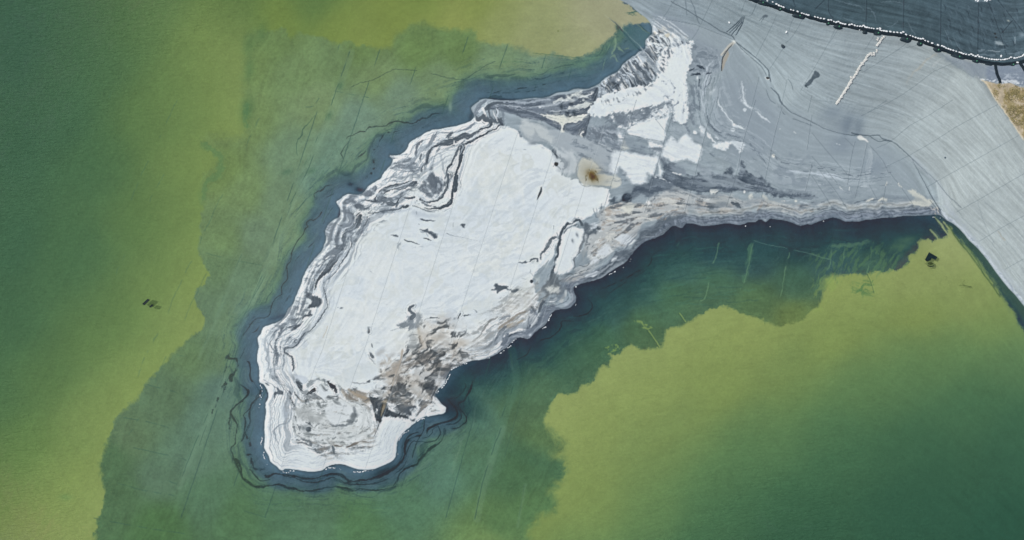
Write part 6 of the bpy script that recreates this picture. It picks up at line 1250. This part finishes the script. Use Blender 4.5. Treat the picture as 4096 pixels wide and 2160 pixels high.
# covered bulges on its lower side
PADS = [("A 1960,34", 125, 42, 1), ("A 2172,112", 36, 30, 1), ("A 2402,192", 170, 46, 1), ("B 192,285", 42, 32, 1), ("B 318,322", 110, 44, 1), ("B 640,383", 56, 44, 0), ("B 790,400", 105, 46, 1), ("B 1135,472", 140, 60, 1), ("B 1302,528", 72, 44, 1), ("B 1515,602", 110, 48, 1),
        ("B 1765,683", 190, 50, 1), ("B 1977,738", 96, 44, 1), ("B 2128,776", 100, 30, 0), ("B 2420,782", 60, 30, 1)]
PL = ['leftmost long dark cover pad under the black strip', 'small dark pad with green cap between the two leftmost long pads', 'long dark cover pad above the round rubber patch', 'small dark pad just below the left end of the sandbag row gap',
      'dark oval pad with green cap next to two faint welded strips', 'plain small dark pad beside the fallen white sandbag', 'dark pad with green cap right above the short beige sandbag run', 'wide dark pad with bright green cap at the bend of the strip', 'small round dark pad right of the wide one at the bend',
      'medium dark pad above the tan streak on the grey liner', 'widest dark cover pad, lumpy, near the right third of the strip', 'dark pad with green cap above the pale splash near the flap', 'plain flat dark pad left of the black flap', 'small dark pad with green cap right of the black flap']
PADANG = []
for (s, L_, W__, cap), lb in zip(PADS, PL):
    q = pts(s)[0]; k_ = 3.018; dmin = np.argmin(((sp - q) ** 2).sum(1)); tg = sp[min(dmin + 1, len(sp) - 1)] - sp[max(dmin - 1, 0)]; ang = -math.atan2(tg[1], tg[0])
    t = empty('cover_pad', world_at(q[0], q[1], .0), ang); setp(t, lb, 'cover pad')
    a_, b_ = L_ / k_ / UNIT / 2, W__ / k_ / UNIT / 2 * 1.15; vs_, fs_ = [(0, 0, .2)], []; rings, seg = 6, 24
    for i in range(1, rings + 1):
        rr = i / rings
        for j in range(seg):
            th = j / seg * 6.2832; e = 3.0; cx, sx = math.cos(th), math.sin(th); kx = (abs(cx) ** e + abs(sx) ** e) ** (-1 / e); jit = 1 + .05 * math.sin(th * 5 + L_) * rr
            vs_.append((cx * kx * a_ * rr * jit, sx * kx * b_ * rr * jit, .2 * (1 - rr ** 3) - (.12 if i == rings else 0) + .02 * math.sin(th * 4 + rr * 5 + L_)))
    for j in range(seg): fs_.append((0, 1 + j, 1 + (j + 1) % seg))
    for i in range(rings - 1):
        for j in range(seg): fs_.append((1 + i * seg + j, 1 + (i + 1) * seg + j, 1 + (i + 1) * seg + (j + 1) % seg, 1 + i * seg + (j + 1) % seg))
    mesh_ob('cover', vs_, fs_, m_pad, t)
    if cap:
        vs_, fs_ = [], []
        for z_, r_ in ((.14, .11), (.27, .11), (.31, .085), (.32, .03)):
            for j in range(12): th = j / 12 * 6.2832; vs_.append((math.cos(th) * r_ + a_ * .1, math.sin(th) * r_, z_))
        for i in range(3):
            for j in range(12): fs_.append((i * 12 + j, i * 12 + (j + 1) % 12, (i + 1) * 12 + (j + 1) % 12, (i + 1) * 12 + j))
        fs_.append(tuple(36 + j for j in range(12))); mesh_ob('cap', vs_, fs_, m_green, t)
f1 = ribbon('liner_flap', catmull(pts("B 2215,780 2222,840 2238,900 2262,960 2274,1006"), False, 5), .55, .06, m_black, .06, .02, 8); setp(f1, 'black liner flap hanging straight down from the strip towards the dry ground', 'liner flap')
f2 = ribbon('liner_flap', catmull(pts("B 2500,745 2545,810 2590,880 2640,960"), False, 5), .6, .06, m_black, .06, .02, 9); setp(f2, 'black liner flap cut off by the right edge of the photo', 'liner flap')

# round rubber patch
def disc(name, s, rad, mat, label, cross=True):
    q = pts(s)[0]; t = empty(name, world_at(q[0], q[1], .015)); setp(t, label, 'rubber patch'); vs_, fs_ = [(0, 0, .06)], []
    for i, (rr, z_) in enumerate(((.3, .058), (.7, .05), (.93, .04), (1.0, -.02))):
        for j in range(28): th = j / 28 * 6.2832; vs_.append((math.cos(th) * rad * rr, math.sin(th) * rad * rr * (1 + .03 * math.sin(3 * th)), z_ + .012 * math.sin(th * 3 + i)))
    for j in range(28): fs_.append((0, 1 + j, 1 + (j + 1) % 28))
    for i in range(3):
        for j in range(28): fs_.append((1 + i * 28 + j, 1 + (i + 1) * 28 + j, 1 + (i + 1) * 28 + (j + 1) % 28, 1 + i * 28 + (j + 1) % 28))
    mesh_ob('disc', vs_, fs_, mat, t)
    if cross:
        vs_ = []; fs_ = []
        for a in (.6, -.9):
            b0 = len(vs_); dx, dy = math.cos(a), math.sin(a)
            for s_, wv in ((-1, -1), (-1, 1), (1, 1), (1, -1)): vs_.append((dx * rad * .8 * s_ - dy * .025 * wv, dy * rad * .8 * s_ + dx * .025 * wv, .068))
            for s_, wv in ((-1, -1), (-1, 1), (1, 1), (1, -1)): vs_.append((dx * rad * .8 * s_ - dy * .03 * wv, dy * rad * .8 * s_ + dx * .03 * wv, .03))
            fs_ += [(b0, b0 + 1, b0 + 2, b0 + 3)] + [(b0 + i, b0 + i + 4, b0 + (i + 1) % 4 + 4, b0 + (i + 1) % 4) for i in range(4)]
        mesh_ob('weld_seam', vs_, fs_, m_pad, t, False)
disc('rubber_patch', "A 2215,551", .4, m_disc, 'dark round rubber patch on a weld line of the grey liner')
disc('rubber_patch', "D 1608,695", .16, simple_mat('grey rubber', '5c6a72', .6), 'tiny round grey patch alone on the smooth right-hand slope', False)

# things lying half sunk in the water
def sunk_box(s_corners, z0, z1, mat, name, label, cat):
    q = pts(s_corners); c = q.mean(0); p0 = Vector((*to_world(c[0], c[1], 0), 0)); t = empty(name, p0); setp(t, label, cat); n_ = len(q)
    top = [Vector((*to_world(u, v, z1), z1)) - p0 for u, v in q]; bot = [Vector((*to_world(u, v, z0), z0)) - p0 for u, v in q]
    inn = [Vector((a.x * .8, a.y * .8, a.z)) for a in top]; low = [Vector((a.x * .78, a.y * .78, z1 - .03)) for a in top]
    vs_ = bot + top + inn + low; fs_ = []
    for i in range(n_):
        j = (i + 1) % n_
        for k in range(3): fs_.append((k * n_ + i, k * n_ + j, (k + 1) * n_ + j, (k + 1) * n_ + i))
    fs_.append(tuple(3 * n_ + i for i in range(n_))); fs_.append(tuple(range(n_))[::-1])
    bm_ = bmesh.new(); vv = [bm_.verts.new(v) for v in vs_]; [bm_.faces.new([vv[i] for i in f]) for f in fs_]; bmesh.ops.recalc_face_normals(bm_, faces=bm_.faces); bmesh.ops.bevel(bm_, geom=[e for e in bm_.edges], offset=.025, segments=1, affect='EDGES')
    me = bpy.data.meshes.new('body'); bm_.to_mesh(me); bm_.free(); me.materials.append(mat); o = bpy.data.objects.new('body', me); scene.collection.objects.link(o); o.parent = t; return t
sunk_box("O 508,650 575,588 602,602 534,668", -.5, .09, m_sunk, 'sunken_crate', 'larger dark crate awash in the yellow green water at far left', 'crate')
sunk_box("O 592,686 626,655 645,664 610,697", -.5, .08, m_sunk, 'sunken_crate', 'smaller dark crate awash beside the larger one at far left', 'crate')
t = sunk_box("E 1413,630 1515,688 1492,722 1445,700 1430,728 1385,742 1362,722", -.4, .09, m_sunk, 'sunken_raft', 'angular dark raft awash in the bright water by the right bank', 'raft')
def tube(name, path, rad, mat, parent=None, taper=1):
    vs_, fs_ = [], []; n_ = len(path); sg = 8
    for i, p in enumerate(path):
        d = (Vector(path[min(i + 1, n_ - 1)]) - Vector(path[max(i - 1, 0)])).normalized(); a = d.cross(Vector((0, 0, 1))).normalized(); b_ = d.cross(a); r_ = rad * (1 + (taper - 1) * i / (n_ - 1))
        for j in range(sg): th = j / sg * 6.2832; vs_.append(Vector(p) + a * math.cos(th) * r_ + b_ * math.sin(th) * r_)
    for i in range(n_ - 1):
        for j in range(sg): fs_.append((i * sg + j, i * sg + (j + 1) % sg, (i + 1) * sg + (j + 1) % sg, (i + 1) * sg + j))
    fs_.append(tuple(range(sg))[::-1]); fs_.append(tuple((n_ - 1) * sg + j for j in range(sg))); return mesh_ob(name, vs_, fs_, mat, parent)
def wp(s, z): return [Vector((*to_world(u, v, z), z)) for u, v in pts(s)]
c0 = wp("E 1430,790", 0)[0]; t2 = empty('sunken_drum', c0); setp(t2, 'silted drum with dark rim awash just below the angular raft', 'drum')
vs_, fs_ = [], []
for z_, rx, ry in ((-.4, .62, .36), (.02, .62, .36), (.05, .56, .31), (.0, .5, .26)):
    for j in range(24): th = j / 24 * 6.2832; vs_.append((math.cos(th + .1) * rx, math.sin(th) * ry + .3, z_))
for i in range(3):
    for j in range(24): fs_.append((i * 24 + j, i * 24 + (j + 1) % 24, (i + 1) * 24 + (j + 1) % 24, (i + 1) * 24 + j))
fs_.append(tuple(72 + j for j in range(24))); mesh_ob('drum_shell', vs_, fs_, m_sunk2, t2)
tube('rim', [(math.cos(a) * .5, math.sin(a) * .2 + .02, .05) for a in np.linspace(3.5, 6.1, 12)], .055, m_sunk, t2)
br = empty('broken_branch', wp("E 1840,1035", 0)[0]); setp(br, 'thin forked branch awash near the right bank', 'branch'); o0 = br.location
tube('stem', [p - o0 for p in wp("E 1780,1030 1820,1028 1880,1040 1925,1050", .02)], .035, m_wood, br, 1.6); tube('twig', [p - o0 for p in wp("E 1828,1028 1818,1000 1848,962", .02)], .03, m_wood, br, .5)

# foam that has drifted against the shore
vs_, fs_ = [], []; FO = []
for s in ("M 430,120 432,135 448,150", "M 425,245 428,262", "M 440,270", "M 448,755 450,790 432,820 440,845", "M 475,930 465,955 470,985 485,1015", "M 508,1080", "M 1215,1145 1240,1125 1270,1120 1300,1118 1325,1128", "M 1385,1130 1395,1145", "M 700,1168 760,1180 780,1160 830,1160", "M 1555,1170 1580,1172 1660,1168 1680,1160 1700,1158 1620,1175 1780,1150",
          "M 2100,790 2115,760 2140,725 2160,705 2190,690 2215,675", "M 2325,560 2350,540 2380,528 2405,525", "M 2085,955", "N 750,515 765,500", "N 805,460 820,445 840,415 858,395 870,365 885,345 895,320 905,295", "N 925,240 940,228 960,215 985,208", "N 1030,190 1050,182", "N 1085,170 1110,162", "L 680,1265 700,1255", "L 1060,1158 1080,1155", "L 1215,1095 1230,1085 1255,1065", "L 1295,1035 1320,1020 1340,1005",
          "L 1355,965 1370,945 1400,925", "L 1795,705 1800,680 1815,650 1830,632", "L 1720,800 1740,790 1760,778", "L 2120,300 2130,295", "L 2118,515 2125,505", "L 2530,145 2545,135", "J 1620,1205 1640,1190 1665,1185 1695,1165", "J 1793,1115", "J 1870,1040 1880,1015", "J 1770,935 1780,930", "E 1545,215", "E 1460,205 1480,210", "E 140,255", "U 1505,120 1505,190 1480,295", "F 1760,318 2057,320"):
    q = pts(s); FO += [tuple(x) for x in (q if len(q) < 3 else catmull(q, False, 3))]
for (u, v) in FO:
    c = Vector((*to_world(u + rnd.uniform(-1, 1), v + rnd.uniform(-1, 1), 0), 0)); b0 = len(vs_); R_ = rnd.uniform(.03, .1); n_ = 9
    vs_.append(c + Vector((0, 0, .05)))
    for rr, z_ in ((.6, .045), (1, .004)):
        for j in range(n_): th = j / n_ * 6.2832; k = R_ * rr * rnd.uniform(.7, 1.3); vs_.append(c + Vector((math.cos(th) * k * 1.2, math.sin(th) * k, z_)))
    for j in range(n_): fs_.append((b0, b0 + 1 + j, b0 + 1 + (j + 1) % n_)); fs_.append((b0 + 1 + j, b0 + 1 + n_ + j, b0 + 1 + n_ + (j + 1) % n_, b0 + 1 + (j + 1) % n_))
fo = mesh_ob('drift_foam', vs_, fs_, m_foam); setp(fo, 'white foam flecks drifted along the dark shoreline water', 'foam', None, 'stuff')

# dry grass on the bare ground
m_grass = simple_mat('dry olive grass', '9c9266', .9, .3, 2); vs_, fs_ = [], []
for i in range(9000):
    if len(vs_) > 60000: break
    u = rnd.uniform(3930, 4400); v = rnd.uniform(330, 900); ii = int((u - X0) / STEP); jj = int((v - Y0) / STEP)
    if ii >= NX or jj >= NY or not in_dry[jj, ii]: continue
    if vnoise(np.array([u / 26]), np.array([v / 26]), 44)[0] < -.05 + (.5 if u < 4000 - 0 * v and v > 430 and u < 3960 + (v - 330) * .5 else 0): continue
    c = world_at(u, v)
    for k in range(3):
        a = rnd.uniform(0, 6.28); Lb = rnd.uniform(.15, .4); d = Vector((math.cos(a), math.sin(a), 0)); sd = Vector((-d.y, d.x, 0)) * .03; b0 = len(vs_); cc = c + Vector((rnd.uniform(-.15, .15), rnd.uniform(-.15, .15), -.02))
        vs_ += [cc - sd, cc + sd, cc + d * Lb * .5 + sd * .8 + Vector((0, 0, Lb * .6)), cc + d * Lb * .5 - sd * .8 + Vector((0, 0, Lb * .6)), cc + d * Lb + Vector((0, 0, Lb * .7))]; fs_ += [(b0, b0 + 1, b0 + 2, b0 + 3), (b0 + 3, b0 + 2, b0 + 4)]
gr = mesh_ob('dry_grass', vs_, fs_, m_grass, None, False); setp(gr, 'dry olive grass tufts on the bare ground at the right edge', 'grass', None, 'stuff')
